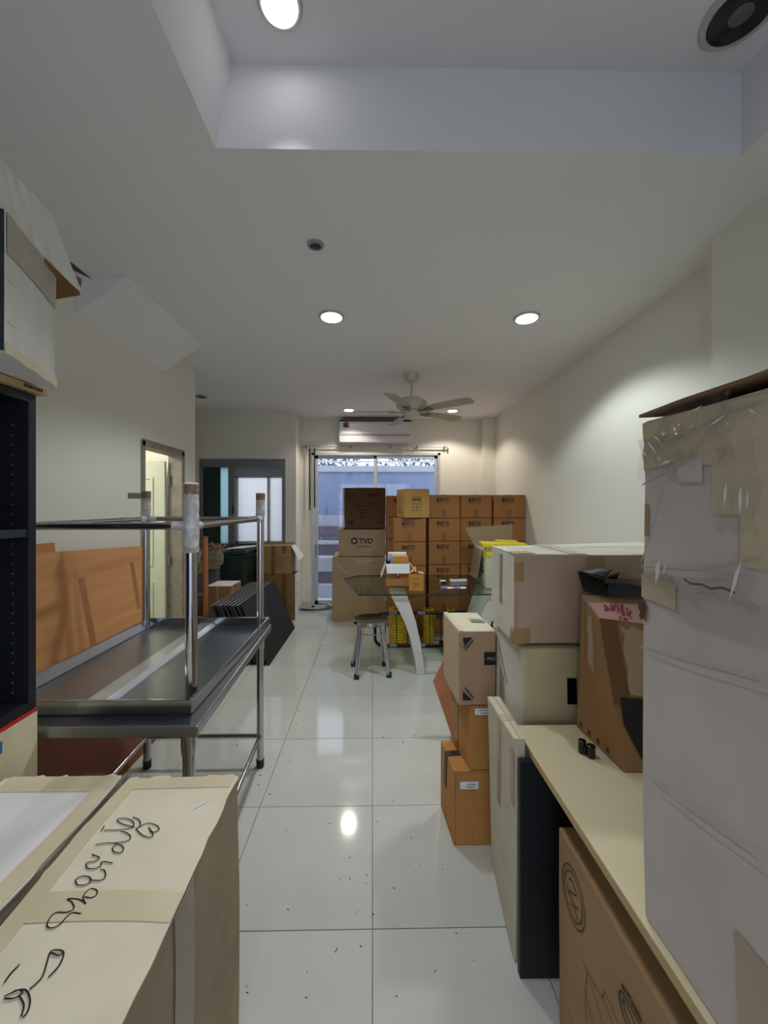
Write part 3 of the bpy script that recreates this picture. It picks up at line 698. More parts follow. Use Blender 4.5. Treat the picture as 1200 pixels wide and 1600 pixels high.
MB().prism([(sx-.06, Y0_+.02, z0+.004), (sx-.04, Y0_+.02, z0+.024), (sx+.03, Y0_+.02, z0+.024), (sx+.05, Y0_+.02, z0+.004)], (0, Y1_-Y0_-.04, 0)).make('stiffener', mat('bright_steel', (214, 218, 224), .3, metal=.9), st2, bevel=.002)
legs2 = [(X1_-.055, Y0_+.1, 1.70), (X0_+.055, Y0_+.1, 1.68), (X0_+.055, Y1_-.06, AY(228, 769, Y1_-.06).z), (X1_-.05, Y1_-.06, AY(407, 772, Y1_-.06).z)]
legs2[0] = (AY(299, 900, legs2[0][1]).x, legs2[0][1], AY(299, 757, legs2[0][1]).z)
legs2[3] = (AY(407, 900, legs2[3][1]).x, legs2[3][1], legs2[3][2])
legs2[2] = (AY(228, 900, legs2[2][1]).x, legs2[2][1], legs2[2][2])
wrapm = mat('wrapping_film', (206, 204, 200), .28, var=.25, scale=26, bump=.6, bscale=40, dark=(150, 132, 116), dscale=16, dlo=.56, dhi=.72)
brt = mat('brown_wrap_tape', (140, 110, 90), .35, var=.25, scale=40)
rz = AY(200, 822, legs2[0][1]).z
def wrap(parent, x, y, za, zb_, r, name='plastic_wrap', m=None, rn=.0035, seed=0):
    n = 14; prof = []
    mb = MB(); vs = []; m_ = 12
    for j in range(m_+1):
        z = za+(zb_-za)*j/m_
        for k in range(n):
            a_ = 2*math.pi*k/n; rr = r+rn*noise.noise(Vector((k*.9, j*.8, seed*3.1+k*.2)))+rn
            vs.append((x+rr*math.cos(a_), y+rr*math.sin(a_), z))
    fs = [(j*n+k, j*n+(k+1) % n, (j+1)*n+(k+1) % n, (j+1)*n+k) for j in range(m_) for k in range(n)]+[tuple(range(n-1, -1, -1)), tuple(m_*n+k for k in range(n))]
    return mb.add(vs, fs).make(name, m or wrapm, parent)
for k, (x, y, z) in enumerate(legs2):
    l = foot_leg(st2, x, y, z0+.004, z-.005, .0215, False)
    ln = (z-rz)+.06 if k == 0 else .12
    wrap(l, x, y, z-.04-(ln if k == 0 else .1), z-.035, .0235, seed=k)
    wrap(l, x, y, z-.038, z, .0255, 'end_tape', brt, .002, seed=k+9)
    MB().lathe((x, y, z), [(.027, 0), (.027, .004), (.02, .006)], 14).make('end_cap', paper_m if k == 0 else brt, l)
MB().box((legs2[2][0]-.1, legs2[2][1]-.015, legs2[2][2]-.04), (legs2[2][0]-.02, legs2[2][1]-.012, legs2[2][2]-.005)).make('loose_tape', mat('grubby_tape', (170, 160, 148), .4), st2)
for i, j in ((0, 1), (1, 2), (2, 3), (3, 0)):
    A, B = Vector(legs2[i]), Vector(legs2[j]); A.z = B.z = rz
    MB().tube([A, B], .014, 12).make('rail', steel_m, st2, smooth=True)
    d_ = (B-A).normalized()
    for Q, s_ in ((A, 1), (B, -1)):
        MB().tube([Q+d_*s_*.02, Q+d_*s_*.04, Q+d_*s_*.07], [.02, .019, .0155], 10).make('joint_wrap', wrapm, st2)

# ---- boards leaning on the left wall behind the tables
pb = AX(220, 853, XL+.02); zt1 = pb.z
def lean_board(name, label, y0, y1, zn, zf, xb, m, th_=.018, off=0, xtop=None):
    xt = XL+.004+off if xtop is None else xtop
    t_ = thing(name, label, 'board', ((xb+xt)/2, (y0+y1)/2, 0))
    d_ = Vector((xt-xb, 0, zf)).normalized(); n_ = Vector((d_.z, 0, -d_.x))
    A = Vector((xb, y0, 0)); A2 = Vector((xb, y1, 0)); Bn = A+d_*(zn/d_.z); Bf = A2+d_*(zf/d_.z)
    if xtop is None and Bn.x < XL+.002: Bn.x = XL+.002
    n2 = n_*th_
    MB().hexa([A, A2, A2+n2, A+n2, Bn, Bf, Bf+n2, Bn+n2]).make('panel', m, t_, bevel=.001)
    MB().hexa([A+n2, A2+n2, A2+n2+n_*.001, A+n2+n_*.001]+[q+d_*.03 for q in (A+n2, A2+n2, A2+n2+n_*.001, A+n2+n_*.001)]).make('edge_band', redwood_m, t_)
    return t_, A, d_, n_
t_, A, d_, n_ = lean_board('leaning_board', 'orange cherry laminate board with dark streaks leaning on the wall', 1.5, pb.y, zt1+.09, zt1, -1.66, orange_m, off=.03)
stm = mat('dark_streak', (176, 116, 74), .5, var=.1)
for (yy_, w_, h0, h1, sl) in ((AX(118, 900, -1.76).y, .05, .55, 1.18, .08), (AX(200, 880, -1.76).y, .045, .85, 1.2, .04)):
    q = [A+n_*.0187+d_*h0+Vector((0, yy_-A.y+sl, 0)), A+n_*.0187+d_*h0+Vector((0, yy_-A.y+sl+w_, 0)), A+n_*.0187+d_*h1+Vector((0, yy_-A.y+w_, 0)), A+n_*.0187+d_*h1+Vector((0, yy_-A.y, 0))]
    MB().add(q, [(0, 1, 2, 3)]).make('streak', stm, t_)
lean_board('leaning_board', 'second laminate board standing higher behind the streaked one', 1.4, AX(84, 860, XL+.02).y, zt1+.12, zt1+.1, -1.70, mat('brown_laminate', (198, 128, 80), .45, var=.1, scale=4, stretch=(1, .35, 5)), off=.004)
lean_board('low_board', 'low red-brown board standing on the floor beneath the steel table', 1.42, F(254, 1148).y, .62, .62, F(254, 1148).x-.03, redwood_m, xtop=F(254, 1148).x-.12)

# ================================================================== ALCOVE
ct_a = card('alcove_carton', (162, 126, 88)); ct_b = card('alcove_carton_dark', (138, 106, 70))
pa = F(461, 969)
k1 = Carton('carton', 'open brown carton at the foot of the alcove corner', rect(pa.x-.42, pa.x, pa.y, pa.y+.26), 0, AY(440, 897, pa.y).z, ct_b, open_top=True, mats={'right': cw_white})
k1.tape('front', .55, 0, .72, 1, taped_m); k1.strokes('front', [[(.62, .3-.03*i), (.95, .3-.03*i)] for i in range(6)], inkb_m, .004)
k1.strokes('right', [[(.2, .8), (.7, .72)], [(.2, .6), (.7, .52)]], inkg_m, .006)
z_ = AY(440, 897, pa.y).z
k1b = Carton('carton', 'brown carton with printed lines and a hanging side flap, atop the open one', rect(pa.x-.5, pa.x-.05, pa.y-.01, pa.y+.24), z_+.004, AY(440, 853, pa.y).z, ct_a, warp=.008)
k1b.tape('front', .38, .0, .5, 1, taped_m); k1b.tape('front', .72, .75, .84, 1, taped_m)
k1b.strokes('front', [[(.34, .6), (.93, .58)]]+[[(.4+.03*(i % 2), .5-.06*i), (.85-.05*(i % 3), .49-.06*i)] for i in range(5)], inkb_m, .005)
r_ = k1b.c; q = r_[5]
slab('side_flap', [k1b.c[5], k1b.c[6], k1b.c[6]+Vector((.13, .0, -.17)), k1b.c[5]+Vector((.11, 0, -.2))], .005, cw_white, k1b.root)
slab('back_flap', [k1b.c[7], k1b.c[6], k1b.c[6]+Vector((0, .02, .03)), k1b.c[7]+Vector((0, .02, .02))], .005, ct_a, k1b.root)
slab('side_flap', [k1b.c[4], k1b.c[7], k1b.c[7]+Vector((-.02, 0, -.2)), k1b.c[4]+Vector((-.02, 0, -.25))], .005, ct_b, k1b.root)
yw = 4.45
w0_, w1_ = AY(322, 940, yw), AY(361, 940, yw)
k2 = Carton('carton', 'square brown carton with a white top in front of the green bin', rect(w0_.x, w1_.x, yw, yw+.34), 0, AY(340, 916, yw).z, ct_b, mats={'top': cw_white})
k2.tape('front', .42, .6, .5, 1); k2.tape('right', .42, 0, .55, 1, taped_m)
# black boards leaning in a row
b0_, b1_ = F(421, 1040), F(461, 981); tp_ = AY(429, 909, b1_.y)
bkm = mat('black_board', (30, 31, 34), .6, var=.12, scale=3); bke = mat('board_edge_shine', (240, 240, 246), .3)  # edge colour is near-white to paint window light along the board tops
tl_ = math.hypot(b1_.x-tp_.x, tp_.z); dn = Vector((tp_.x-b1_.x, 0, tp_.z)).normalized(); nn_ = Vector((dn.z, 0, -dn.x))
nb = 8
names = ['outermost', 'second', 'third', 'fourth', 'fifth', 'sixth', 'seventh', 'innermost']
for k in range(nb):
    o_ = Vector((-.043*k, 0, 0)); jy = random.uniform(-.015, .015) if k else 0
    A = Vector((b0_.x, b0_.y+jy, 0))+o_; A2 = Vector((b1_.x, b1_.y+jy, 0))+o_
    t_ = thing('black_board', 'black board leaning in the row beside the steel table, %s of eight' % names[k], 'board', ((A.x+A2.x)/2, (A.y+A2.y)/2, 0), 'row of leaning black boards')
    MB().hexa([A, A2, A2-nn_*.022+Vector((0, 0, .0)), A-nn_*.022, A+dn*tl_, A2+dn*tl_, A2+dn*tl_-nn_*.022, A+dn*tl_-nn_*.022]).make('panel', bkm, t_, bevel=.002)
    if k: MB().hexa([A+dn*(tl_+.0005)-nn_*.002, A2+dn*(tl_+.0005)-nn_*.002, A2+dn*(tl_+.0005)-nn_*.02, A+dn*(tl_+.0005)-nn_*.02, A+dn*(tl_+.0015)-nn_*.002, A2+dn*(tl_+.0015)-nn_*.002, A2+dn*(tl_+.0015)-nn_*.02, A+dn*(tl_+.0015)-nn_*.02]).make('edge_shine', bke, t_)
# wheelie bin
yb = 5.0; g0, g1 = AY(338, 860, yb), AY(383, 860, yb); gz = AY(350, 862, yb).z
bn = thing('wheelie_bin', 'dark green wheelie bin with papers on its lid', 'bin', ((g0.x+g1.x)/2, yb+.25, 0))
gm = mat('green_plastic', (20, 44, 36), .45, var=.1)
i_ = .05
MB().hexa([(g0.x+i_, yb+i_, .06), (g1.x-i_, yb+i_, .06), (g1.x-i_, yb+.5-i_, .06), (g0.x+i_, yb+.5-i_, .06), (g0.x, yb, gz-.05), (g1.x, yb, gz-.05), (g1.x, yb+.5, gz-.05), (g0.x, yb+.5, gz-.05)]).make('tub', gm, bn, bevel=.02)
MB().box((g0.x-.02, yb-.02, gz-.08), (g1.x+.02, yb+.52, gz-.045)).make('rim', gm, bn, bevel=.01)
MB().hexa([(g0.x-.02, yb-.03, gz-.045), (g1.x+.03, yb-.03, gz-.03), (g1.x+.03, yb+.52, gz-.03), (g0.x-.02, yb+.52, gz-.045), (g0.x-.01, yb, gz-.01), (g1.x+.02, yb, gz+.02), (g1.x+.02, yb+.5, gz+.02), (g0.x-.01, yb+.5, gz-.01)]).make('lid', gm, bn, bevel=.012)
for s_ in (g0.x+.06, g1.x-.06):
    MB().tube([(s_-.02, yb+.44, .08), (s_+.02, yb+.44, .08)], .08, 18).make('wheel', bplast_m, bn)
pp = thing('paper_stack', 'loose white papers lying on the bin lid', 'papers', (g1.x-.12, yb+.2, gz+.021))
for k in range(3):
    x = g1.x-.28+k*.05; y = yb+.08+.06*k; z = gz+.034+k*.005
    MB().hexa([(x, y, z-.012), (x+.24, y+.03, z), (x+.22, y+.2, z), (x-.02, y+.17, z-.012), (x, y, z-.009), (x+.24, y+.03, z+.003), (x+.22, y+.2, z+.003), (x-.02, y+.17, z-.009)]).make('sheet', paper_m, pp)
# dark counter beside the bin
cx0, cx1 = g1.x-.28, pa.x-.58
dk = thing('dark_cabinet', 'low black cabinet with a grey top under the alcove window', 'cabinet', ((cx0+cx1)/2, 5.5, 0))
cz = AY(396, 866, 5.55).z
MB().box((cx0, 5.56, .0), (cx1, YA-.045, cz-.03)).make('body', navy_m, dk, bevel=.003)
MB().box((cx0-.005, 5.55, cz-.03), (cx1, YA-.045, cz)).make('countertop', mat('grey_top', (150, 154, 160), .4), dk, bevel=.003)
MB().box((cx0+.01, 5.552, .08), (cx1-.01, 5.56, cz-.05)).make('door', black_m, dk, bevel=.002)
# grey box with burlap bag and dried flower
gy = 4.85; u0, u1 = AY(320, 900, gy), AY(338, 900, gy); bz = AY(330, 884, gy).z
gb = thing('grey_crate', 'grey upright crate standing beside the green bin', 'crate', ((u0.x+u1.x)/2-.05, gy+.13, 0))
MB().box((u0.x-.12, gy, 0), (u1.x, gy+.14, bz)).make('body', mat('grey_crate', (96, 92, 100), .7, var=.1), gb, bevel=.006)
MB().box((u0.x-.11, gy-.004, bz-.08), (u1.x-.01, gy, bz-.03)).make('lip', mat('grey_crate_lip', (76, 72, 80), .7), gb)
bag = thing('burlap_bag', 'folded khaki burlap bag lying on the grey crate', 'bag', ((u0.x+u1.x)/2, gy+.12, bz+.002))
prof = []; mb = MB(); vs = []; n = 18
for j, (r, z) in enumerate(((.12, 0), (.14, .03), (.145, .09), (.13, .15), (.09, .19), (.02, .2))):
    for k in range(n):
        a_ = 2*math.pi*k/n; rr = r*(1+.14*noise.noise(Vector((k*.7, j*.6, 1.3)))); vs.append(((u0.x+u1.x)/2+rr*math.cos(a_), gy+.06+rr*.45*math.sin(a_), bz+.003+z))
fs = [(j*n+k, j*n+(k+1) % n, (j+1)*n+(k+1) % n, (j+1)*n+k) for j in range(5) for k in range(n)]+[tuple(range(n-1, -1, -1)), tuple(5*n+k for k in range(n))]
brl = mat('burlap', (132, 122, 96), .95, var=.2, scale=30, bump=.4, bscale=90)
mb.add(vs, fs).make('sack', brl, bag, smooth=True)
slab('fold', [((u0.x-.08), gy-.02, bz+.05), (u1.x+.05, gy-.02, bz+.045), (u1.x+.06, gy-.03, bz-.03), (u0.x-.06, gy-.03, bz-.06)], .006, brl, bag, wob=.03)
fc_ = Vector((u1.x, gy+.04, bz+.207)); flw = thing('dried_flower', 'pale pink dried lotus flower lying on the burlap bag', 'flower', fc_)
pet = mat('petal', (190, 140, 120), .7, var=.2)
for k in range(14):
    a_ = 2*math.pi*k/14; L_ = .13+.04*(k % 3); up = .05+.05*(k % 2); d_ = Vector((math.cos(a_), .6*math.sin(a_), 0)); s_ = Vector((-math.sin(a_), .6*math.cos(a_), 0))
    MB().add([fc_+d_*.01, fc_+d_*L_*.5+s_*.016+Vector((0, 0, up*.4)), fc_+d_*L_+Vector((0, 0, up)), fc_+d_*L_*.5-s_*.016+Vector((0, 0, up*.4)), fc_+d_*L_*.5+Vector((0, 0, up*.4-.006))], [(0, 1, 4), (1, 2, 4), (2, 3, 4), (3, 0, 4), (0, 3, 2, 1)]).make('petal', pet, flw)
MB().lathe(fc_, [(.012, -.003), (.022, .01), (.016, .022), (.004, .026)], 12).make('core', mat('flower_core', (120, 84, 60), .8), flw)
# wooden ladder
lw = mat('ladder_wood', (176, 108, 58), .55, var=.12, scale=6, stretch=(4, 4, .4))
lad = thing('wooden_ladder', 'short orange wooden ladder leaning at the alcove corner', 'ladder', (-1.92, 4.25, 0))
y_ = 4.28; tb, te = AY(314, 838, y_+.06), F(324, 1012)
A = Vector((AY(315, 900, y_).x, y_+.1, AY(314, 838, y_+.1).z)); Bm = Vector((A.x+.10, y_-.12, 0))
for dx in (0, -.3):
    o_ = Vector((dx, 0, 0)); e_ = (A-Bm).normalized(); w_ = Vector((.016, 0, 0)); h_ = Vector((0, .03, 0))
    MB().hexa([Bm+o_-w_-h_, Bm+o_+w_-h_, Bm+o_+w_+h_, Bm+o_-w_+h_, A+o_-w_-h_, A+o_+w_-h_, A+o_+w_+h_, A+o_-w_+h_]).make('stile', lw, lad, bevel=.003)
for k in range(5):
    q = Bm.lerp(A, .12+.19*k)
    MB().box((q.x-.3, q.y-.012, q.z-.014), (q.x, q.y+.012, q.z+.014)).make('rung', lw, lad, bevel=.003)
MB().box((A.x-.31, A.y-.03, A.z-.03), (A.x+.02, A.y+.03, A.z-.0)).make('top_cap', mat('blue_cap', (70, 84, 110), .5), lad, bevel=.004)

# ---- cable coil by the sliding door
cc = F(489, 951); cab = thing('cable_coil', 'loosely coiled dark cable on the floor by the sliding door', 'cable', (cc.x+.12, cc.y, 0))
for k in range(4):
    pts = []; R_ = .2+.035*k
    for i in range(40):
        a_ = 2*math.pi*i/40
        pts.append((cc.x+.0+.005*k+R_*1.0*math.cos(a_)*(1+.05*math.sin(3*a_+k)), cc.y-.03*k+.02+R_*.62*math.sin(a_), .008+.007*k+.012*abs(math.sin(a_+k))))
    MB().tube(pts, .007, 8, closed=True).make('loop', mat('cable_rubber', (40, 42, 48), .5) if k % 2 else mat('cable_grey', (92, 96, 104), .5), cab, smooth=True)

# ================================================================== BACK STACK OF THREE
yk = 5.36; q0, q1 = AY(519, 920, yk), AY(603, 920, yk)
plain = card('plain_carton', (164, 140, 106)); tvdc = card('logo_carton', (158, 134, 106)); dkc = card('dark_carton', (92, 66, 46), stain=(64, 46, 34))
zA, zB, zD = AY(560, 870, yk).z, AY(560, 827, yk).z, AY(560, 762, yk).z
s1 = Carton('carton', 'large plain tan carton at the base of the stack by the sliding door', rect(q0.x, q1.x-.01, yk, 5.98), 0, zA-.004, plain, warp=.004)
s1.sheet('film', 'front', .05, .68, .75, .98, clear_m, off=.006, ragged=.02)
s1.strokes('front', [[(.05, .93), (.2, .8), (.3, .75)], [(.4, .97), (.55, .93), (.8, .96)]], mat('film_crease', (206, 196, 176), .3), .006)
s2 = Carton('carton', 'tan carton printed with a black hexagon logo and TVD lettering', rect(AY(529, 850, yk).x, AY(602, 850, yk).x, yk+.005, 5.9), zA+.006, zB-.002, tvdc, bulge=.002)
W_, H_ = s2.dims('front')
lx, ly, hr = .336, .575, .052
s2.poly('front', [(lx+hr/W_*math.cos(math.radians(30+60*i)), ly+hr/H_*math.sin(math.radians(30+60*i))) for i in range(6)], ink_m, off=.002)
s2.poly('front', [(lx-.018/W_, ly+.026/H_), (lx-.018/W_, ly-.026/H_), (lx+.03/W_, ly)], mat('logo_hole', (190, 176, 156), .7), off=.003)
s2.text('front', 'TVD', .435, ly-.038/H_, .30, .076/H_, ink_m, bold=.03)
s2.text('front', 'Touch Alerts', .37, .33, .33, .036/H_, inkg_m, shear=.3)
s2.tape('front', .98, .5, 1.0, .97, clear_m, off=.003)
s3 = Carton('carton', 'worn dark brown carton with faded print on top of the logo carton', rect(AY(536, 800, yk).x, AY(602, 800, yk).x, yk+.01, 5.85), zB+.013, zD, dkc, warp=.006, bulge=.006)
pk = mat('dark_print', (48, 34, 28), .8); pl_ = mat('faded_print', (120, 92, 68), .8)
s3.rects('front', [(.58, .8, .92, .83), (.58, .85, .92, .87), (.6, .76, .9, .775)], pk, name='print')
s3.strokes('front', [[(.3, .6), (.36, .66), (.6, .66), (.7, .62), (.72, .5), (.62, .44), (.4, .44), (.3, .5), (.3, .6)], [(.34, .55), (.68, .55)], [(.2, .58), (.3, .64)]], pk, .008, name='print')
s3.strokes('front', [[(.48+.06*math.cos(i*.5236), .33+.06*math.sin(i*.5236)) for i in range(13)], [(.17+.06*math.cos(i*.5236), .83+.05*math.sin(i*.5236)) for i in range(13)]], pk, .012, name='print')
s3.rects('front', [(.12, .1, .26, .19)], pk); s3.rects('front', [(.8, .11, .97, .18)], ink_m)
s3.strokes('front', [[(.15, .92), (.32, .93)], [(.16, .56), (.26, .62)], [(.05, .3), (.12, .38)]], pl_, .008)
s3.strokes('front', [[(.32+.03*i, .25+.01*(i % 2)), (.34+.03*i, .25)] for i in range(12)], pk, .012)
s3.sheet('film', 'left', .0, .0, 1, 1, clear_m, off=.008, ragged=.03); s3.sheet('tape', 'front', -.01, .02, .035, .98, mat('silver_tape', (196, 196, 200), .3, var=.3, scale=30), off=.003, ragged=.012)

# ================================================================== WALL OF PRINTED BROWN CARTONS
uic = [card('brown_carton_%d' % i, c) for i, c in enumerate(((164, 114, 68), (164, 106, 54), (178, 120, 66)))]
BW, BH, BD = .402, .292, .40
prn = mat('carton_print', (28, 19, 13), .7); prl = mat('carton_print_gap', (176, 140, 98), .7)
proto = None
def make_proto():
    k = Carton('printed_carton', 'x', rect(-BW/2+.004, BW/2-.004, 0, BD), 0, BH-.006, uic[0], bulge=.002, warp=.0015, n=4, bev=.003)
    x0, x1, y0, y1 = .26, .66, .70, .86; cells = []; st_ = []
    rr = random.Random(5)
    for i in range(6):
        a = x0+(x1-x0)*i/6; b_ = a+(x1-x0)/6*.86
        cells.append((a, y0, b_, y1))
        for j in range(3):
            if rr.random() < .5:
                yy = y0+(y1-y0)*(.22+.28*j); st_.append((a+.008, yy-.012, b_-.008, yy+.012))
        if rr.random() < .6: st_.append((a+.024, y0+.02, a+.034, y1-.02))
    k.rects('front', cells, prn, .0015, 'print'); k.rects('front', st_, prl, .0022, 'print_detail')
    k.rects('front', [(x0, .63, x1-.04, .645)], prn, .0015, 'print')
    k.tape('front', .42, 0, .56, .36, mat('carton_tape', (134, 90, 48), .35), thick=.0008)
    k.tape('front', .42, .97, .56, 1.0, MATS['carton_tape'], thick=.0008)
    k.tape('top', .42, 0, .56, 1.0, MATS['carton_tape'], thick=.0008)
    return k.root
proto = make_proto(); first = True
cols = [('column beside the TVD stack', AY(638, 900, 4.72).x+.02, 4.72, 0, 5), ('rear column beneath the askew carton', AY(604, 790, 5.16).x+BW/2, 5.16, 0, 6),
        ('column behind the remote control', AY(693, 900, 4.80).x+.01, 4.80, 0, 6), ('column behind the yellow-strapped carton', AY(744, 900, 4.83).x, 4.83, 0, 6), ('column against the bare side wall', XR-.006-BW/2, 4.80, 0, 6)]
nth = ['bottom', 'second', 'third', 'fourth', 'fifth', 'sixth']
for cname, x, y, rz_, n in cols:
    for j in range(n):
        if first: o = proto; first = False
        else: o = copy_tree(proto)
        jx = random.uniform(-.004, .004) if n == 6 and 'side wall' not in cname else 0
        o.location = (x+jx, y+BD/2+random.uniform(0, .008), j*BH*1.003)
        o['label'] = 'brown carton with dark print, %s of the %s' % ('bottom' if j == 0 else nth[j]+' from floor', cname)
        o['group'] = 'stacked printed brown cartons'
# odd carton on top of the first column
zc_ = 5*BH*1.003+.003
ob = Carton('carton', 'yellowish-brown carton with shipping marks, turned askew on the brown stack', spun(AY(647, 780, 4.86).x-.02, 4.86, .32, .34, 13), zc_, AY(647, 764, 4.72).z, card('yellow_brown_carton', (186, 144, 84)))
ob.tape('front', .44, .62, .62, 1, clear_m); ob.strokes('front', [[(.32, .25), (.66, .25), (.66, .72), (.32, .72), (.32, .25)], [(.32, .48), (.66, .48)], [(.5, .25), (.5, .48)], [(.4, .36), (.6, .36)]], inkg_m, .006)
ob.rects('front', [(.34+.08*i, .57, .39+.08*i, .69) for i in range(4)], inkg_m)
ob.strokes('left', [[(.3, .2+.25*i), (.6, .2+.25*i), (.6, .32+.25*i), (.3, .32+.25*i)] for i in range(3)], inkb_m, .008)

# ================================================================== GLASS TABLE
TG = .77
f0 = F(560, 929, TG); gl_ = F(538, 907, TG)
yf, ybk = f0.y, 4.66
gt = thing('glass_table', 'clear glass table on thick curved white legs', 'table', (.7, (yf+ybk)/2, 0))
xl_, x0_ = gl_.x, f0.x
outline = [(x0_, yf), (1.42, yf), (1.62, yf+.2), (1.62, ybk-.2), (1.42, ybk), (x0_-.03, ybk), (xl_-.02, ybk-.2), (xl_, gl_.y)]
gtm = see_through('table_glass', (.78, .86, .82), .01, .0, base=.07)
MB().prism([(x, y, TG-.013) for x, y in outline], (0, 0, .013)).make('glass_top', gtm, gt, bevel=.002)
ed = MB(); ed.tube([(x, y, TG-.0065) for x, y in outline], .0068, 8, closed=True)
ed.make('glass_edge', mat('glass_edge', (18, 42, 40), .08, var=.2, coat=.5), gt)
wl = mat('white_lacquer', (226, 226, 222), .35, var=.03)
def arc_leg(mirror, y0, y1):
    L = [(610, 932), (621, 950), (632, 972), (641, 998), (648, 1028), (651, 1058)]; R_ = [(664, 1058), (661, 1030), (657, 1004), (651, 976), (643, 950), (636, 932)]
    pts = []
    for u, v in L+R_:
        q = AY(u, v, yf+.02); x = q.x; z = max(0.0, q.z)
        pts.append((x if not mirror else 1.45-x, z))
    zt_ = max(z for x, z in pts); pts = [(x, (TG-.0135) if z > zt_-.004 else z) for x, z in pts]
    zb_ = min(z for x, z in pts); pts = [(x, .001 if z < zb_+.03 else z) for x, z in pts]
    MB().prism([(x, y0, z) for x, z in pts], (0, y1-y0, 0)).make('leg', wl, gt, bevel=.004)
    return pts
lp_ = arc_leg(False, yf+.02, yf+.5); arc_leg(True, yf+.02, yf+.5)
bx_ = max(x for x, z in lp_ if z < .02)+.004
for k in range(5):
    MB().box((bx_, yf+.03+k*.115, .001), (1.45-bx_, yf+.03+k*.115+.11, .03)).make('base_plank', mat('white_wood', (206, 204, 196), .6, var=.12, scale=4, stretch=(.4, 6, 1)), gt, bevel=.003)
# things on the glass table
zg = TG+.0015
sc = F(621, 916, TG); w_ = .265
oc = Carton('small_open_carton', 'small brown carton with white flaps folded open on the glass table', rect(F(603, 916, TG).x, F(640, 916, TG).x, sc.y, sc.y+.2), zg, AY(620, 881, sc.y).z, card('small_carton', (182, 124, 74)), open_top=True)
c = oc.c; zt_ = c[4].z
slab('front_flap', [c[4]+Vector((0, -.003, 0)), c[5]+Vector((0, -.003, 0)), c[5]+Vector((0, -.035, -.095)), c[4]+Vector((.01, -.035, -.095))], .004, paper_m, oc.root)
slab('side_flap', [c[4], c[7], c[7]+Vector((-.05, 0, -.13)), c[4]+Vector((-.05, 0, -.14))], .004, cw_white, oc.root)
slab('side_flap', [c[5], c[6], c[6]+Vector((.1, 0, -.12)), c[5]+Vector((.1, 0, -.13))], .004, cw_white, oc.root)
oc.poly('front', [(.5+.11*math.cos(i*.4488), .5+.17*math.sin(i*.4488)) for i in range(14)], mat('red_seal', (140, 34, 30), .6), off=.003)
oc.strokes('front', [[(.45, .46), (.5, .58), (.56, .46)], [(.46, .54), (.55, .54)], [(.5, .42), (.5, .58)]], paper_m, .005, off=.0045)
x_, y_ = (c[0].x+c[1].x)/2, sc.y
ib = Carton('small_box', 'small orange-brown box sticking out of the open carton', rect(x_-.045, x_+.115, y_+.03, y_+.09), zt_-.12, zt_+.075, card('orange_box', (206, 146, 74)), n=2, warp=0)
ib2 = Carton('small_box', 'small white box sticking out of the open carton behind the orange one', rect(x_-.095, x_+.10, y_+.1, y_+.17), zt_-.12, zt_+.105, paper_m, n=2, warp=0)
ib2.rects('front', [(.04, .5, .2, .95)], mat('pale_blue', (170, 180, 210), .6))
tag(MB().tube([(x_-.1, y_+.05, zt_-.1), (x_-.1, y_+.05, zt_+.03), (x_-.1, y_+.05, zt_+.045)], [.022, .022, .012], 14).make('black_bottle_cap', bplast_m), 'round black cap poking out of the open carton', 'cap')
o2 = F(652, 924, TG)
oc2 = Carton('small_cube_box', 'small orange cube box with a torn open top on the glass table', spun(o2.x, o2.y+.075, .14, .13, -9), zg, zg+.165, card('orange_cube', (204, 140, 72)), open_top=True, n=4)
c = oc2.c
slab('flap', [c[4], c[7], c[7]+Vector((.06, 0, .06)), c[4]+Vector((.07, 0, .045))], .003, card('flap_light', (216, 164, 100)), oc2.root, wob=.002)
slab('flap', [c[6], c[5], c[5]+Vector((-.05, 0, .012)), c[6]+Vector((-.05, 0, .012))], .003, MATS['flap_light'], oc2.root, wob=.002)
oc2.strokes('front', [[(.3, .8), (.35, .6), (.42, .75)], [(.5, .8), (.58, .65), (.66, .78), (.6, .6)], [(.3, .45), (.45, .5), (.4, .3), (.6, .4)], [(.6, .5), (.7, .3)]], mat('orange_print', (150, 92, 50), .7), .005)
def remote(u, v, w, d, h, deg, m, name, label, cat):
    q = F(u, v, TG); P_ = spun(q.x, q.y, w, d, deg)
    t_ = thing(name, label, cat, (q.x, q.y, zg))
    MB().hexa([(x, y, zg) for x, y in P_]+[(x, y, zg+h) for x, y in P_]).make('shell', m, t_, bevel=min(h, d)*.3, seg=3)
    return t_, q
t_, q = remote(716, 909, .19, .06, .028, 3, white_m, 'remote_control', 'white air conditioner remote lying on the glass table', 'remote')
MB().box((q.x-.07, q.y-.018, zg+.028), (q.x-.01, q.y+.018, zg+.0295)).make('screen', mat('lcd', (150, 160, 150), .2), t_)
for k in range(4): MB().box((q.x+.01+.018*k, q.y-.01, zg+.028), (q.x+.02+.018*k, q.y+.01, zg+.030)).make('button', mat('btn', (170, 174, 180), .4), t_)
t_, q = remote(692, 911, .06, .05, .03, 10, white_m, 'plug_adapter', 'small white and black plug adapter on the glass table', 'adapter')
MB().box((q.x-.03, q.y-.032, zg), (q.x+.03, q.y-.026, zg+.02)).make('base', black_m, t_)
pap = thing('leaflet', 'crumpled blue and white leaflet on the glass table', 'leaflet', F(708, 919, TG))
q = F(708, 919, TG)
for k in range(4):
    x = q.x-.13+.065*k
    MB().add([(x, q.y-.04, zg+.002), (x+.065, q.y-.05+.02*(k % 2), zg+.003), (x+.07, q.y+.03, zg+.016-.01*(k % 2)), (x+.005, q.y+.04, zg+.004)], [(0, 1, 2, 3)]).make('sheet', [mat('leaflet_blue', (90, 110, 190), .5), paper_m][k % 2], pap)
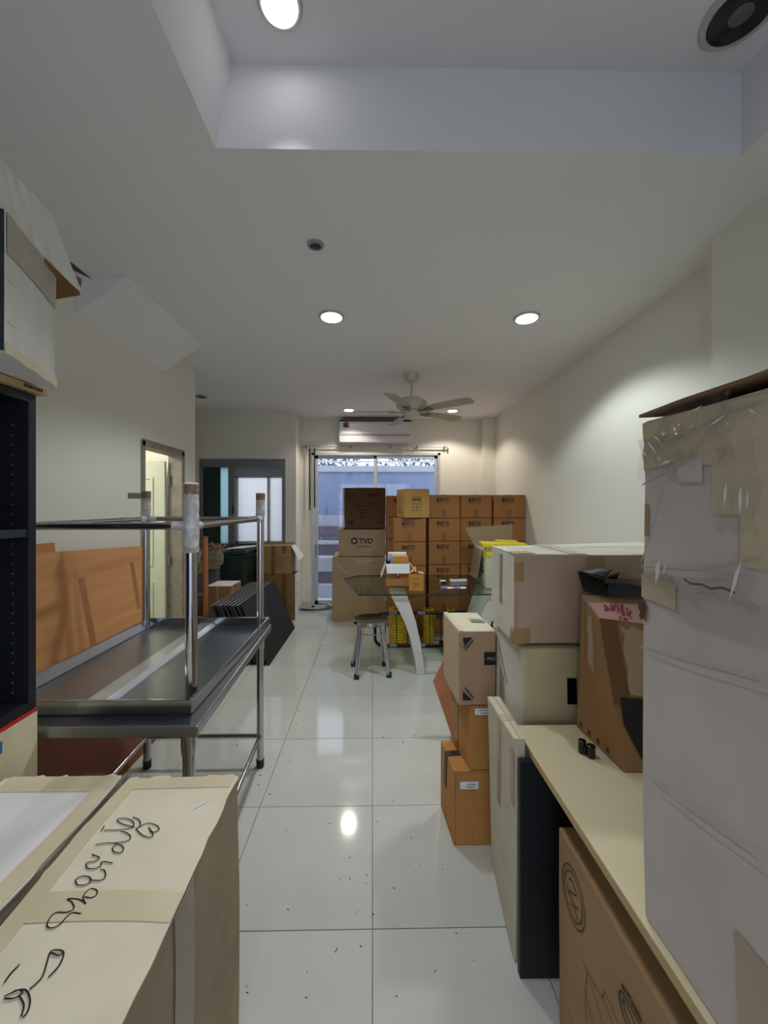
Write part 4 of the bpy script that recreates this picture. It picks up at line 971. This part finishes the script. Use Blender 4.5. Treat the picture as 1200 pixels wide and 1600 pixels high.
t_, q = remote(657, 911, .03, .025, .012, 0, black_m, 'metal_clip', 'tiny black clip on the glass table by the cube box', 'clip')
MB().box((q.x+.005, q.y-.014, zg+.003), (q.x+.018, q.y-.0125, zg+.009)).make('tab', alu_m, t_)
# flapped carton with yellow straps
n0 = F(759, 919, TG); nf = F(739, 901, TG); ed_ = (nf-n0); ed_.z = 0; ln = ed_.length; ed_.normalize()
ln = .56; rt = Vector((ed_.y, -ed_.x, 0)); 
if rt.x < 0: rt = -rt
lo4 = [n0, n0+rt*.42, n0+rt*.42+ed_*ln, n0+ed_*ln]
zc2 = AY(758, 862, n0.y).z
yc = Carton('strapped_carton', 'pale green-white open carton with yellow tape and raised flap on the glass table', lo4, zg, zc2, card('pale_green_carton', (206, 208, 176)), open_top=True)
c = yc.c
slab('raised_flap', [c[7], c[6], c[6]+Vector((.06, .1, .25)), c[7]+Vector((-.09, .1, .21))], .005, card('grey_flap', (150, 130, 104)), yc.root)
slab('side_flap', [c[4]+ed_*.12, c[7], c[7]+Vector((-.07, -.04, -.33)), c[4]+ed_*.12+Vector((-.07, 0, -.3))], .005, MATS['grey_flap'], yc.root)
ym = mat('yellow_tape', (232, 214, 40), .4, var=.06)
yc.tape('front', 0, .86, 1, 1.0, ym, off=.004); yc.tape('left', .86, .88, 1.0, 1.0, ym, off=.004)
up = Vector((0, 0, 1))
MB().hexa([c[4]+Vector((-.03, 0, .045)), c[5]+up*.045, c[5]+ed_*.12+up*.045, c[4]+ed_*.12+Vector((-.04, 0, .06)), c[4]+Vector((-.03, 0, .085)), c[5]+up*.08, c[5]+ed_*.12+up*.085, c[4]+ed_*.12+Vector((-.05, 0, .1))]).make('strap', ym, yc.root, bevel=.006)
MB().hexa([c[4]+ed_*.32+up*.05+rt*.2, c[5]+ed_*.3+up*.05, c[5]+ed_*.42+up*.05, c[4]+ed_*.44+up*.05+rt*.2, c[4]+ed_*.32+up*.09+rt*.2, c[5]+ed_*.3+up*.085, c[5]+ed_*.42+up*.085, c[4]+ed_*.44+up*.09+rt*.2]).make('strap', ym, yc.root, bevel=.006)
MB().hexa([c[5]-rt*.02+up*.04, c[5]+up*.04, c[5]+ed_*.42+up*.045, c[5]-rt*.02+ed_*.42+up*.045, c[5]-rt*.02+up*.05, c[5]+up*.05, c[5]+ed_*.42+up*.055, c[5]-rt*.02+ed_*.42+up*.055]).make('strap', ym, yc.root)
MB().hexa([c[4]-ed_*.002+up*.0, c[5]-ed_*.002+up*.0, c[5]+ed_*.05, c[4]+ed_*.05, c[4]-ed_*.002+up*.046, c[5]-ed_*.002+up*.046, c[5]+ed_*.05+up*.046, c[4]+ed_*.05+up*.046]).make('inner_lid', card('dull_khaki', (170, 160, 110)), yc.root)
bl_ = mat('blue_black_print', (40, 44, 70), .6)
yc.rects('left', [(.72, .68, .86, .80), (.72, .5, .86, .64), (.72, .36, .86, .46)], bl_); yc.strokes('left', [[(.4, .16), (.85, .1)], [(.5, .08), (.85, .04)]], bl_, .008)
yc.rects('left', [(.76, .72, .82, .76), (.76, .54, .82, .6)], MATS['pale_green_carton'], off=.003)

# ---- black tube rack with yellow rolls under the table
rk = thing('tube_rack', 'black tubular wire rack on its side under the glass table', 'rack', (.6, 4.36, 0))
yr = 4.36; xa, xb2 = AY(586, 990, yr).x, 1.25; zlo, zhi = .022, AY(600, 958, yr).z; R_ = .09
def rr_(x0, x1, z0, z1, r, y):
    pts = []
    for cx, cz, a0 in ((x1-r, z0+r, -90), (x1-r, z1-r, 0), (x0+r, z1-r, 90), (x0+r, z0+r, 180)):
        for k in range(7):
            a_ = math.radians(a0+15*k); pts.append((cx+r*math.cos(a_), y, cz+r*math.sin(a_)))
    return pts
MB().tube(rr_(xa, xb2, zlo, zhi, R_, yr), .018, 10, closed=True).make('tube_frame', bplast_m, rk, smooth=True)
for k in range(9):
    x = xa+.12+k*.125
    MB().tube([(x, yr, zlo), (x, yr, zhi)], .005, 6).make('wire', mat('dark_wire', (44, 42, 40), .4, metal=.5), rk)
for z in (zhi, zlo):
    for x in (xa+.16, xa+.48): MB().tube([(x, yr, z), (x+.09, yr, z)], .021, 10).make('clamp', mat('grey_clamp', (150, 150, 150), .4), rk)
ylm = mat('yellow_film', (222, 180, 30), .3, var=.15, scale=14)
for u0_, u1_, lab in ((607, 637, 'wide yellow ribbed roll standing behind the rack beside the white leg'), (661, 678, 'narrow yellow ribbed roll standing behind the middle of the rack'), (700, 708, 'narrow yellow ribbed roll behind the rack, next to the black tray')):
    yq = 4.5; xa_, xb_ = AY(u0_, 990, yq).x, AY(u1_, 990, yq).x; r = max(.05, (xb_-xa_)/2); cx = (xa_+xb_)/2; pf = []
    for k in range(28):
        z = .002+.4*k/27; pf.append((r*(1 if k % 2 else .94), z))
    y_roll = thing('yellow_roll', lab, 'roll', (cx, yq, 0))
    MB().lathe((cx, yq, 0), pf, 20).make('ribbed_sleeve', ylm, y_roll)
    MB().lathe((cx, yq, 0), [(r*.5, .402), (r*.5, .41), (r*.3, .41)], 16).make('core', mat('roll_core', (150, 110, 40), .6), y_roll)
q = F(700, 1030); bt = thing('black_tray', 'black plastic tray on the white table base', 'tray', (q.x+.1, 4.05, .031))
MB().hexa([(q.x+.0, 3.98, .032), (q.x+.36, 3.98, .032), (q.x+.36, 4.26, .032), (q.x-.02, 4.26, .032), (q.x-.03, 3.95, .09), (q.x+.4, 3.95, .09), (q.x+.4, 4.28, .09), (q.x-.06, 4.28, .09)]).make('body', bplast_m, bt, bevel=.006)
MB().box((q.x-.05, 3.94, .09), (q.x+.41, 4.29, .102)).make('rim', black_m, bt, bevel=.003)

# ---- stool
fts = [F(557, 1061), F(608, 1058), F(600.5, 1040), F(552, 1041)]
sc_ = sum(fts, Vector())/4; sz = AY(580, 966, sc_.y).z
sto = thing('steel_stool', 'round stainless steel stool on four legs beside the glass table', 'stool', (sc_.x, sc_.y, 0))
MB().lathe((sc_.x, sc_.y, sz), [(.165, -.035), (.172, -.03), (.172, -.006), (.165, 0), (.15, -.002), (.1, -.012), (.001, -.016)], 40).make('seat', mat('polished_steel', (176, 178, 182), .12, metal=1, var=.03), sto, smooth=True)
for k, q in enumerate(fts):
    d_ = (q-sc_); d_.z = 0; u_ = d_.normalized(); tpv = Vector((sc_.x, sc_.y, sz-.035))+u_*.10
    pts = smooth_path([q+Vector((0, 0, .03)), q.lerp(tpv+u_*.04, .5), tpv+u_*.045+Vector((0, 0, -.08)), tpv+u_*.035+Vector((0, 0, -.025)), tpv+Vector((0, 0, -.008))], 5)
    sd = Vector((-u_.y, u_.x, 0))*.013
    l = MB().tube([p_+sd for p_ in pts], .012, 10).tube([p_-sd for p_ in pts], .012, 10).make('leg', steel_m, sto, smooth=True)
    MB().hexa([q+Vector((x, y, z)) for z in (0.0, .045) for x, y in ((-.024, -.02), (.024, -.02), (.024, .02), (-.024, .02))]).make('rubber_foot', bplast_m, l, bevel=.005)
MB().tube([(sc_.x+.135*math.cos(i*.314), sc_.y+.135*math.sin(i*.314), sz-.12) for i in range(20)], .006, 8, closed=True).make('ring', steel_m, sto, smooth=True)

# ================================================================== RIGHT: STACKS IN FRONT OF THE TABLE
obr = card('orange_brown_carton', (190, 136, 76))
fr0 = F(709, 1321); fr1x = .572
l1 = Carton('carton', 'small orange-brown carton with black strap and white label on the floor', [(fr0.x, fr0.y), (fr1x, fr0.y), (fr1x-.005, fr0.y+.24), (fr0.x-.02, fr0.y+.24)], 0, AY(720, 1207, fr0.y).z, obr)
zl1 = AY(720, 1207, fr0.y).z
l1.flaps(obr, 'x', gap=.003); l1.rects('front', [(.16, .78, .62, .88)], paper_m, name='label')
l1.strokes('front', [[(.34, .845), (.55, .845)], [(.3, .81), (.52, .81)]], inkg_m, .003, off=.003)
l1.strokes('front', [[(.03, 0), (.05, 1)], [(.5, 0), (.5, .78)]], mat('carton_seam', (150, 98, 44), .8), .003)
l1.tape('top', -.01, .45, .7, .62, black_m, off=.006); l1.tape('left', .38, .55, .55, 1.01, black_m, off=.003)
m0 = F(737, 1210, zl1+.006)
l2 = Carton('carton', 'orange-brown carton with white label, between the floor carton and the pink-tan one', [(m0.x, fr0.y+.004), (fr1x+.005, fr0.y+.004), (fr1x+.005, fr0.y+.25), (m0.x-.045, fr0.y+.25)], zl1+.007, AY(750, 1103, fr0.y).z, obr)
zl2 = AY(750, 1103, fr0.y).z
l2.rects('front', [(.2, .86, .98, .96)], paper_m, name='label'); l2.strokes('front', [[(.35, .93), (.8, .93)], [(.42, .89), (.75, .89)]], inkg_m, .0025, off=.003)
l2.tape('left', .3, 0, .45, 1, taped_m); l2.strokes('left', [[(.8, 0), (.8, 1)]], MATS['carton_seam'], .003)
pkc = card('pink_tan_carton', (186, 152, 122))
f2 = F(716, 1101, zl2+.003); zl3 = AY(716, 988, fr0.y).z
l3 = Carton('carton', 'pink-tan carton with black square label and corner triangles', [(f2.x, fr0.y), (fr1x+.01, fr0.y), (fr1x+.005, fr0.y+.32), (f2.x-.012, fr0.y+.32)], zl2+.004, zl3, pkc, mats={'top': cw_cream, 'left': card('cream_side', (206, 186, 150))})
W_, H_ = l3.dims('front')
l3.sheet('top_flap', 'top', .02, 0, 1, .97, cw_cream, off=.003, thick=.004)
l3.tape('top', .0, .0, .14, 1, tapel_m, off=.007); l3.rects('top', [(.55, .38, .95, .55)], mat('grey_label', (150, 156, 140), .5), off=.009, name='label')
l3.strokes('top', [[(.6, .43), (.9, .43)], [(.6, .48), (.85, .48)]], ink_m, .003, off=.0105)
l3.poly('front', [(.11, .93), (.37, .93), (.11, .78)], ink_m); l3.poly('front', [(.11, .07), (.11, .20), (.37, .07)], ink_m)
for (xa3, ya3, xb3, yb3) in ((.17, .77, .40, .905), (.17, .23, .42, .085)):
    L_ = []
    for k in range(6):
        f_ = k/6; x, y = xa3+(xb3-xa3)*f_, ya3+(yb3-ya3)*f_; L_ += [[(x-.01, y+.02), (x+.02, y-.02)], [(x+.0, y), (x+.025, y+.015)]]
    l3.strokes('front', L_, inkg_m, .0045)
l3.rects('front', [(.68, .55, .998, .73)], ink_m, name='label'); l3.text('front', 'FAU', .77, .62, .225, .04, mat('label_white', (190, 186, 180), .6), off=.003)
l3.tape('front', .0, .8, .14, .86, tape_m)
# plywood offcut
yq = F(708, 1160).y
pw = thing('plywood_offcut', 'reddish plywood offcut with a cut corner leaning behind the small cartons', 'board', (.6, yq, 0))
pts = [AY(u, v, yq) for u, v in ((679, 1072), (702, 1031), (765, 1031), (765, 1160), (709, 1160))]
pts = [Vector((q.x, q.y+.12*q.z/.7, max(q.z, .001))) for q in pts]
MB().prism(pts, (0, .012, 0)).make('panel', mat('plywood', (196, 132, 96), .6, var=.1, scale=5), pw, bevel=.001)
# tall thin carton at the desk end
DZ = .76
c8 = [F(808, 1492), F(770, 1335)]
tf0, tf1 = F(806, 1158, .79), F(767, 1102, .79)
y_n, y_f = 1.345, 1.72
lo4 = [(.497, y_n), (.536, y_n), (.575, y_f), (.535, y_f)]
hi4 = [(tf0.x-.004, y_n-.018), (tf0.x+.036, y_n-.018), (tf1.x+.056, y_f-.1), (tf1.x+.004, y_f-.1)]
tc = Carton('flat_carton', 'tall thin whitish carton wedged upright against the desk end', lo4, 0, .79, card('grey_white_carton', (206, 198, 176), stain=(170, 156, 128)), hi=hi4, warp=.003, bulge=.006)
tc.flaps(cw_cream, 'x', gap=.003); tc.tape('left', .44, .55, .56, .98, tape_m); tc.tape('left', .9, .7, 1, .95, tape_m); tc.tape('top', 0, .35, 1, .5, tapel_m, off=.006)
# desk
dl = F(805, 1133, DZ); dn_ = F(1080, 1600, DZ); DX0 = dl.x-.004; DX1 = 1.70; DY1 = dl.y; DY0 = -.9
desk = thing('desk', 'pale maple desk with dark end panels along the right wall', 'desk', ((DX0+DX1)/2, .3, 0))
MB().box((DX0, DY0, DZ-.025), (DX1, DY1, DZ)).make('desktop', maple_m, desk, bevel=.0015)
MB().box((DX0-.0012, DY0, DZ-.024), (DX0-.0002, DY1, DZ-.001)).make('edge_band', mapleE_m, desk)
py_ = F(840, 1527).y; px0 = AY(812, 1400, py_).x
MB().box((max(px0, .5), py_-.004, 0), (DX1-.05, py_+.018, DZ-.026)).make('end_panel', navy_m, desk, bevel=.001)
MB().box((max(px0, .5), DY0+.1, 0), (DX1-.05, DY0+.13, DZ-.026)).make('end_panel', navy_m, desk, bevel=.001)
MB().box((DX1-.09, DY0+.13, .3), (DX1-.07, py_, DZ-.026)).make('modesty_panel', navy_m, desk)
# carton under the desk
ux = DX0+.035
uf = AX(873, 1400, ux).y; uf = min(uf, py_-.012)
uc = Carton('printed_moving_carton', 'brown carton with oval emblems and line drawings under the desk', rect(ux, 1.15, .1, uf), 0, AX(873, 1293, ux).z, card('kraft_carton', (168, 136, 98)), n=8, bulge=.004)
W_, H_ = uc.dims('left')    # s runs from far (0) to near (1)
def lst(u, v):
    q = AX(u, v, ux); return ((uf-q.y)/(uf-.1), q.z/uc.c[4].z)
c_ = lst(897, 1401); ra_ = abs(lst(909, 1401)[0]-lst(885, 1401)[0])/2
rb_ = .075/uc.c[4].z*1.0; ra_ = .062/(uf-.1)
dk_ = mat('dark_brown_ink', (58, 40, 28), .7)
ell = lambda c, a, b, n=28: [(c[0]+a*math.cos(2*math.pi*i/n), c[1]+b*math.sin(2*math.pi*i/n)) for i in range(n+1)]
uc.strokes('left', [ell(c_, ra_, rb_), ell(c_, ra_*.78, rb_*.8)], dk_, .0035, name='emblem')
uc.strokes('left', [[(c_[0]-.4*ra_, c_[1]+.35*rb_), (c_[0]-.1*ra_, c_[1]+.5*rb_), (c_[0]+.3*ra_, c_[1]+.3*rb_), (c_[0], c_[1]+.1*rb_), (c_[0]-.35*ra_, c_[1]-.1*rb_), (c_[0]+.1*ra_, c_[1]-.25*rb_), (c_[0]+.45*ra_, c_[1]-.1*rb_)], [(c_[0]-.3*ra_, c_[1]-.5*rb_), (c_[0]+.1*ra_, c_[1]-.4*rb_), (c_[0]+.4*ra_, c_[1]-.55*rb_)], [(c_[0]-.5*ra_, c_[1]+.1*rb_), (c_[0]-.45*ra_, c_[1]-.3*rb_)]], dk_, .004, name='emblem', smooth=4)
Z8 = lambda *pts: [lst(870+x/5.714, 1340+y/5.714) for x, y in pts]
uc.strokes('left', [Z8((235, 905), (250, 950), (285, 1020), (420, 1250), (520, 1486)), Z8((285, 1020), (262, 1190), (268, 1486)), Z8((262, 1190), (330, 1486)), Z8((300, 1070), (400, 1400), (420, 1486)), Z8((440, 1180), (550, 1440), (560, 1486)), Z8((420, 1250), (445, 1190)), Z8((90, 1330), (120, 1410), (150, 1486))], inkb_m, .0022, name='line_drawing')
uc.strokes('left', [Z8((640, 1486), (590, 1330), (575, 1220), (600, 1200), (680, 1330), (760, 1486)), Z8((670, 1486), (610, 1310), (612, 1270), (650, 1330), (720, 1486))], dk_, .0045, name='emblem', smooth=4)
uc.strokes('left', [Z8((605, 1130), (612, 1180)), Z8((620, 1160), (632, 1200)), Z8((645, 1200), (655, 1240)), Z8((665, 1220), (678, 1262)), Z8((690, 1280), (700, 1330)), Z8((720, 1330), (740, 1400)), Z8((745, 1380), (775, 1470))], dk_, .009, name='lettering')
uc.tape('top', .45, 0, .55, 1)
# cream box and the big wide carton behind the desk
by_ = DY1+.055; bx2 = AY(816, 1050, by_).x
zb1 = AY(816, 1007, by_).z
crm = card('khaki_cream_carton', (204, 190, 152)); wls = card('pale_side', (218, 214, 196), stain=(190, 182, 158))
cr = Carton('cream_carton', 'cream carton with rounded edges under the wide white-topped carton', [(bx2, by_), (bx2+.48, by_), (bx2+.48, 1.90), (bx2-.005, 1.90)], 0, zb1-.014, crm, mats={'left': wls}, bulge=.012, bev=.018)
cr.strokes('left', [[(.3, .93), (.62, .80)], [(.4, .84), (.4, .62), (.47, .60)]]+[[(.42, .82-.02*i), (.54, .80-.02*i)] for i in range(11)], ink_m, .005)
cr.rects('front', [(.37, .785, .45, .885)], bplast_m, name='handle_hole')
cr.poly('left', [(.72, .50), (.84, .44), (.82, .41)], inkg_m)
gx = bx2-.035
n0 = AY(803, 1005, by_-.0); zt2 = AY(803, 868, by_).z
wtop = card('warm_white_carton', (232, 225, 206), stain=(214, 204, 180))
bgc = Carton('wide_carton', 'wide tan carton with white taped top on the cream carton', [(n0.x, by_), (1.42, by_-.01), (1.42, 2.04), (n0.x+.012, 1.845)], zb1+.004, zt2, card('dusty_tan_carton', (196, 170, 146), stain=(176, 148, 122)), mats={'top': cw_white, 'left': wls}, warp=.006)
bgc.flaps(wtop, 'y', gap=.004); Wb, Hb = bgc.dims('front')
s_ = lambda u: (AY(u, 940, by_).x-n0.x)/(1.42-n0.x)
bgc.tape('front', s_(918), .0+.1, s_(944), 1, tape_m); bgc.tape('top', s_(890), 0, s_(918), 1, tapel_m, off=.0075)
bgc.tape('top', -.01, .46, 1, .56, clear_m, off=.008, ragged=.004, nx=20)
bgc.tape('front', .0, .0, s_(828), .17, tape_m); bgc.tape('front', .0, .7, s_(818), .92, tape_m); bgc.tape('front', .002, .17, s_(808), .7, mat('sheer_tape', (190, 160, 132), .25), thick=.0006)
bgc.tape('left', .88, .0, 1, .16, tape_m); bgc.tape('left', .45, .35, .55, .95, mat('dull_tape', (160, 144, 124), .5), ragged=.02)
bgc.sheet('torn_corner', 'top', -.01, -.03, .09, .2, card('torn_card', (206, 176, 144)), off=.0085, ragged=.012)
bgc.strokes('front', [[(s_(880)+.02*math.sin(i), .85-.12*i), (s_(884)+.02*math.sin(i), .845-.12*i)] for i in range(4)], MATS['dull_tape'], .006)

# torn carton on the desk
tx = F(902, 1137, DZ).x
lo4 = [(tx+.015, 1.20), (tx+.42, 1.20), (tx+.42, DY1-.01), (tx, DY1-.01)]
tn = AX(937, 968, tx+.012); tfz = AX(908, 930, tx)
hi4 = [(tx+.012, tn.y, tn.z), (tx+.42, tn.y-.02, tn.z-.05), (tx+.42, tfz.y, tfz.z), (tx, tfz.y, tfz.z)]
tcn = Carton('torn_carton', 'torn brown display carton with red handwriting standing on the desk', lo4, DZ+.002, tn.z, card('torn_brown_carton', (164, 128, 90), stain=(132, 98, 64)), hi=hi4, warp=.006, mats={'top': pkc})
tcn.tape('front', .0, .42, .14, 1.0, taped_m); tcn.sheet('torn_paper', 'front', .16, .5, .5, .97, card('torn_pale', (190, 166, 140)), ragged=.03)
tcn.poly('front', [(.16, .06), (.9, .06), (.9, .47), (.06, .47), (.05, .3)], black_m, off=.004, name='window')
tcn.rects('front', [(.42, .6, .9, .9)], black_m, off=.0045, name='window')
tcn.sheet('torn_paper', 'left', .38, .55, .58, .96, MATS['torn_pale'], ragged=.04); tcn.tape('left', .15, .55, .25, .92, tape_m)
tcn.rects('left', [(.1+.2*i, .03, .15+.2*i, .07) for i in range(4)], inkb_m)
tcn.tape('top', .0, .0, 1.0, .62, card('pink_card', (226, 186, 172)), off=.004)
def on_face(c_, f, u, v):
    a, b, _, d = (c_.c[i] for i in c_.FACES[f]); n = (b-a).cross(d-a); r = ray(u, v); o = Vector((0, 0, EYE))
    q = o+r*((a-o).dot(n)/r.dot(n))-a; e1, e2 = b-a, d-a
    A11, A12, A22 = e1.dot(e1), e1.dot(e2), e2.dot(e2); B1, B2 = q.dot(e1), q.dot(e2); dt = A11*A22-A12*A12
    return ((B1*A22-B2*A12)/dt, (B2*A11-B1*A12)/dt)
Z9 = lambda *pts: [on_face(tcn, 'top', 890+x/10.9, 890+y/10.9) for x, y in pts]
tcn.strokes('top', [Z9((575, 690), (600, 660), (612, 690), (590, 740), (622, 748), (640, 700), (655, 745)), Z9((682, 690), (702, 668), (722, 690), (716, 740), (692, 750), (680, 720), (684, 690)), Z9((742, 762), (750, 690), (776, 668), (800, 690), (806, 778)),
  Z9((862, 800), (850, 740), (862, 690), (886, 686), (892, 740), (896, 820), (880, 832)), Z9((924, 790), (905, 800), (926, 820), (905, 830)), Z9((985, 742), (960, 742), (965, 785), (986, 806), (960, 840)), Z9((1010, 770), (1000, 830)), Z9((1038, 790), (1005, 826), (1034, 880)),
  Z9((830, 850), (856, 850), (845, 902)), Z9((920, 860), (915, 910), (942, 870), (962, 900), (985, 890))], red_m, .004, off=.008, name='handwriting', smooth=4)
# black plastic on top of it
zq = tfz.z+.004
bb = thing('black_plastic_tray', 'glossy black plastic tray and bag lying on the torn carton', 'tray', (tx+.2, 1.42, zq))
b2 = [F(936, 942, zq+.0), ]
MB().hexa([(tx+.07, 1.385, zq), (tx+.42, 1.365, zq), (tx+.42, 1.47, zq), (tx+.06, 1.48, zq), (tx+.085, 1.392, zq+.045), (tx+.42, 1.372, zq+.045), (tx+.42, 1.46, zq+.05), (tx+.07, 1.475, zq+.05)]).make('tray', mat('glossy_black', (14, 18, 36), .12), bb, bevel=.008)
slab('bag', [(tx+.03, 1.455, zq+.005), (tx+.08, 1.385, zq+.002), (tx+.075, 1.40, zq+.06), (tx+.015, 1.47, zq+.075)], .006, bplast_m, bb, wob=.02)
slab('bag', [(tx+.015, 1.47, zq+.075), (tx+.075, 1.40, zq+.06), (tx+.12, 1.43, zq+.085), (tx+.06, 1.48, zq+.08)], .005, bplast_m, bb, wob=.02)
MB().add([(tx+.09, 1.42, zq+.06), (tx+.14, 1.41, zq+.085), (tx+.135, 1.42, zq+.055), (tx+.115, 1.43, zq+.07)], [(0, 1, 2), (0, 2, 3), (0, 3, 1), (1, 3, 2)]).make('bag_ear', bplast_m, bb)
# black clip on the desk
q = F(918, 1183, DZ); kc = thing('black_cable_clip', 'small black double-barrelled clip on the maple desk', 'clip', (q.x, q.y, DZ+.001))
MB().lathe((q.x+.012, q.y, DZ+.001), [(.012, 0), (.0135, .003), (.0135, .038), (.011, .04), (.008, .034)], 20).make('barrel', bplast_m, kc, smooth=True)
MB().lathe((q.x-.006, q.y+.022, DZ+.001), [(.011, 0), (.0125, .003), (.0125, .042), (.01, .044), (.007, .036)], 20).make('barrel', bplast_m, kc, smooth=True)
MB().box((q.x-.01, q.y+.004, DZ+.006), (q.x+.012, q.y+.016, DZ+.03)).make('bridge', bplast_m, kc, bevel=.003)

# ================================================================== BIG CARTON IN THE FOREGROUND
bf = F(986, 1432, DZ); bxl = DX0+.010; bfy = bf.y; zt3 = AY(1003, 660, bfy).z
gry = card('grey_mauve_carton', (208, 198, 190), stain=(194, 183, 172))
bg_ = Carton('tall_carton', 'tall grey carton wrapped in clear tape standing on the desk', [(bxl, -.35), (bxl+.6, -.35), (bxl+.6, bfy), (bxl, bfy)], DZ+.002, zt3, gry, hi=[(bxl+.0, -.35, zt3), (bxl+.6, -.35, zt3), (bxl+.6, bfy, zt3), (bxl+.004, AX(1002, 700, bxl).y, zt3)], warp=.010, bulge=.006, n=14)
hh = zt3-DZ
def bst(u, v):
    q = AX(u, v, bxl); return ((bfy-q.y)/(bfy+.35), (q.z-DZ)/hh)
def bq(u0, v0, u1, v1): a, b_ = bst(u0, v0), bst(u1, v1); return (a[0], b_[1], b_[0], a[1])
for r_, m_ in ((bq(990, 690, 1032, 735), tape_m), (bq(1100, 712, 1160, 790), tape_m)):
    pass
pt = mat('old_tape', (210, 194, 164), .2, var=.08, scale=8, bump=.8, bscale=12)
s_top = bst(1003, 735)[1]
bg_.tape('left', .0, s_top, .999, .995, pt, off=.002, nx=20, ragged=.004)
bg_.sheet('bare_patch', 'left', *[bst(1060, 712)[0], bst(1060, 745)[1]-.01, bst(1102, 712)[0], bst(1100, 712)[1]], gry, off=.0035)
x0, y0 = bst(1118, 800); x1, y1 = bst(1200, 720); bg_.tape('left', x0, y0, .999, s_top+.002, pt, off=.0022, nx=10)
x0, y0 = bst(1163, 880); bg_.tape('left', x0, y0, .999, bst(1118, 800)[1], pt, off=.0023)
bg_.tape('left', .006, bst(988, 838)[1], bst(1014, 838)[0], bst(988, 790)[1], tape_m, off=.0024)
bg_.tape('left', .0, bst(985, 940)[1], .999, bst(985, 885)[1], clear_m, off=.004, nx=16, ragged=.008)
bg_.tape('left', .0, bst(985, 930)[1], bst(1060, 930)[0], bst(985, 895)[1], pt, off=.0026)
bg_.tape('left', bst(1160, 1500)[0], .0, bst(1200, 1500)[0]+.25, bst(1160, 1462)[1], mat('lower_tape', (182, 160, 138), .3), off=.002)
# crumpled clear film
for (u0_, v0_, u1_, v1_) in ((1000, 690, 1070, 745), (1040, 640, 1150, 720), (1125, 690, 1195, 830), (988, 885, 1110, 950), (1105, 880, 1190, 950)):
    a_, b_ = bst(u0_, v0_), bst(u1_, v1_)
    bg_.sheet('clear_film', 'left', a_[0], min(a_[1], b_[1]), b_[0], max(a_[1], b_[1]), clear_m, off=.006, ragged=.008, nx=10)
crs = mat('crease_line', (184, 173, 163), .7)
def bl(*pts): return [(max(.004, min(.99, a_)), b_) for a_, b_ in (bst(*p_) for p_ in pts)]
bg_.strokes('left', [bl((1150, 620), (1108, 680), (1060, 730), (1005, 760)), bl((1042, 765), (1022, 840), (1000, 880)), bl((992, 885), (1100, 890), (1180, 870), (1200, 862)), bl((1000, 1010), (1060, 1030), (1130, 1045), (1200, 1062)), bl((1030, 1225), (1090, 1270), (1200, 1345)), bl((1010, 700), (1080, 672), (1140, 640), (1200, 622))], crs, .0035, off=.0075, name='crease', smooth=5)
shm = mat('film_shine', (240, 240, 242), .12, spec=.9)  # near-white for the highlights painted onto the clear film
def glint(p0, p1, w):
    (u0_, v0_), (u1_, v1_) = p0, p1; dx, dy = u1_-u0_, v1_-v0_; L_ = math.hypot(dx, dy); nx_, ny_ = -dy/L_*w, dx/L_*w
    bg_.poly('left', bl((u0_, v0_), (u0_+dx*.35+nx_, v0_+dy*.35+ny_), (u1_, v1_), (u0_+dx*.55-nx_*.7, v0_+dy*.55-ny_*.7)), shm, off=.0095, name='film_glint')
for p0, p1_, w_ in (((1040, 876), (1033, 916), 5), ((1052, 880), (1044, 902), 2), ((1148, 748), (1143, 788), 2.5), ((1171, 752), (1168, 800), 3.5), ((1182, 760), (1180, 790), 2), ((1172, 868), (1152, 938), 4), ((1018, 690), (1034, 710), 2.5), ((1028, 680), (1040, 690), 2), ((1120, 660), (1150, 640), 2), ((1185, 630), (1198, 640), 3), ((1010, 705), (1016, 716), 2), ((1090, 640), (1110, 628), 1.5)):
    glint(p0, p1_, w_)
bg_.sheet('torn_corner', 'left', -.004, bst(985, 962)[1], .014, bst(985, 935)[1], card('torn_dark', (96, 72, 54)), ragged=.004, off=.004)
bg_.strokes('left', [bl((1078, 905), (1090, 912), (1108, 912), (1122, 918), (1140, 915), (1160, 922))], mat('torn_line', (120, 92, 72), .8), .004, off=.008, name='tear')
lidm = card('lid_brown', (140, 112, 84))
slab('lid_flap', [(bxl-.006, bfy+.004, zt3+.012), (bxl-.006, -.35, zt3+.035), (bxl+.6, -.35, zt3+.045), (bxl+.6, bfy+.004, zt3+.03)], .006, lidm, bg_.root, n=10, wob=.006)
slab('film_scrap', [(bxl-.004, bfy-.01, zt3-.03), (bxl+.0, bfy+.018, zt3-.035), (bxl+.004, bfy+.012, zt3-.11), (bxl-.002, bfy-.005, zt3-.13)], .0006, clear_m, bg_.root, wob=.02)

# ================================================================== SPECKS ON THE FLOOR
sp_ = MB(); rn = random.Random(11)
for k in range(60):
    q = F(rn.uniform(370, 760), rn.uniform(1060, 1560)); a_ = rn.uniform(0, 3.14); L_ = rn.uniform(.002, .006)*q.y/1.6; w_ = rn.uniform(.0008, .002)*q.y/1.6
    if q.x > .36 and q.y < 2.2 or q.x > .4: continue
    e1 = Vector((math.cos(a_), math.sin(a_), 0))*L_; e2 = Vector((-math.sin(a_), math.cos(a_), 0))*w_; up = Vector((0, 0, .0015))
    sp_.hexa([q-e1-e2, q+e1-e2, q+e1+e2, q-e1+e2, q-e1*.7-e2+up, q+e1*.8-e2*.6+up, q+e1*.6+e2+up, q-e1*.8+e2*.5+up])
o = sp_.make('floor_crumbs', mat('crumb', (74, 70, 66), .8, var=.3)); tag(o, 'small dark crumbs and specks scattered on the floor tiles', 'crumbs'); o['kind'] = 'stuff'
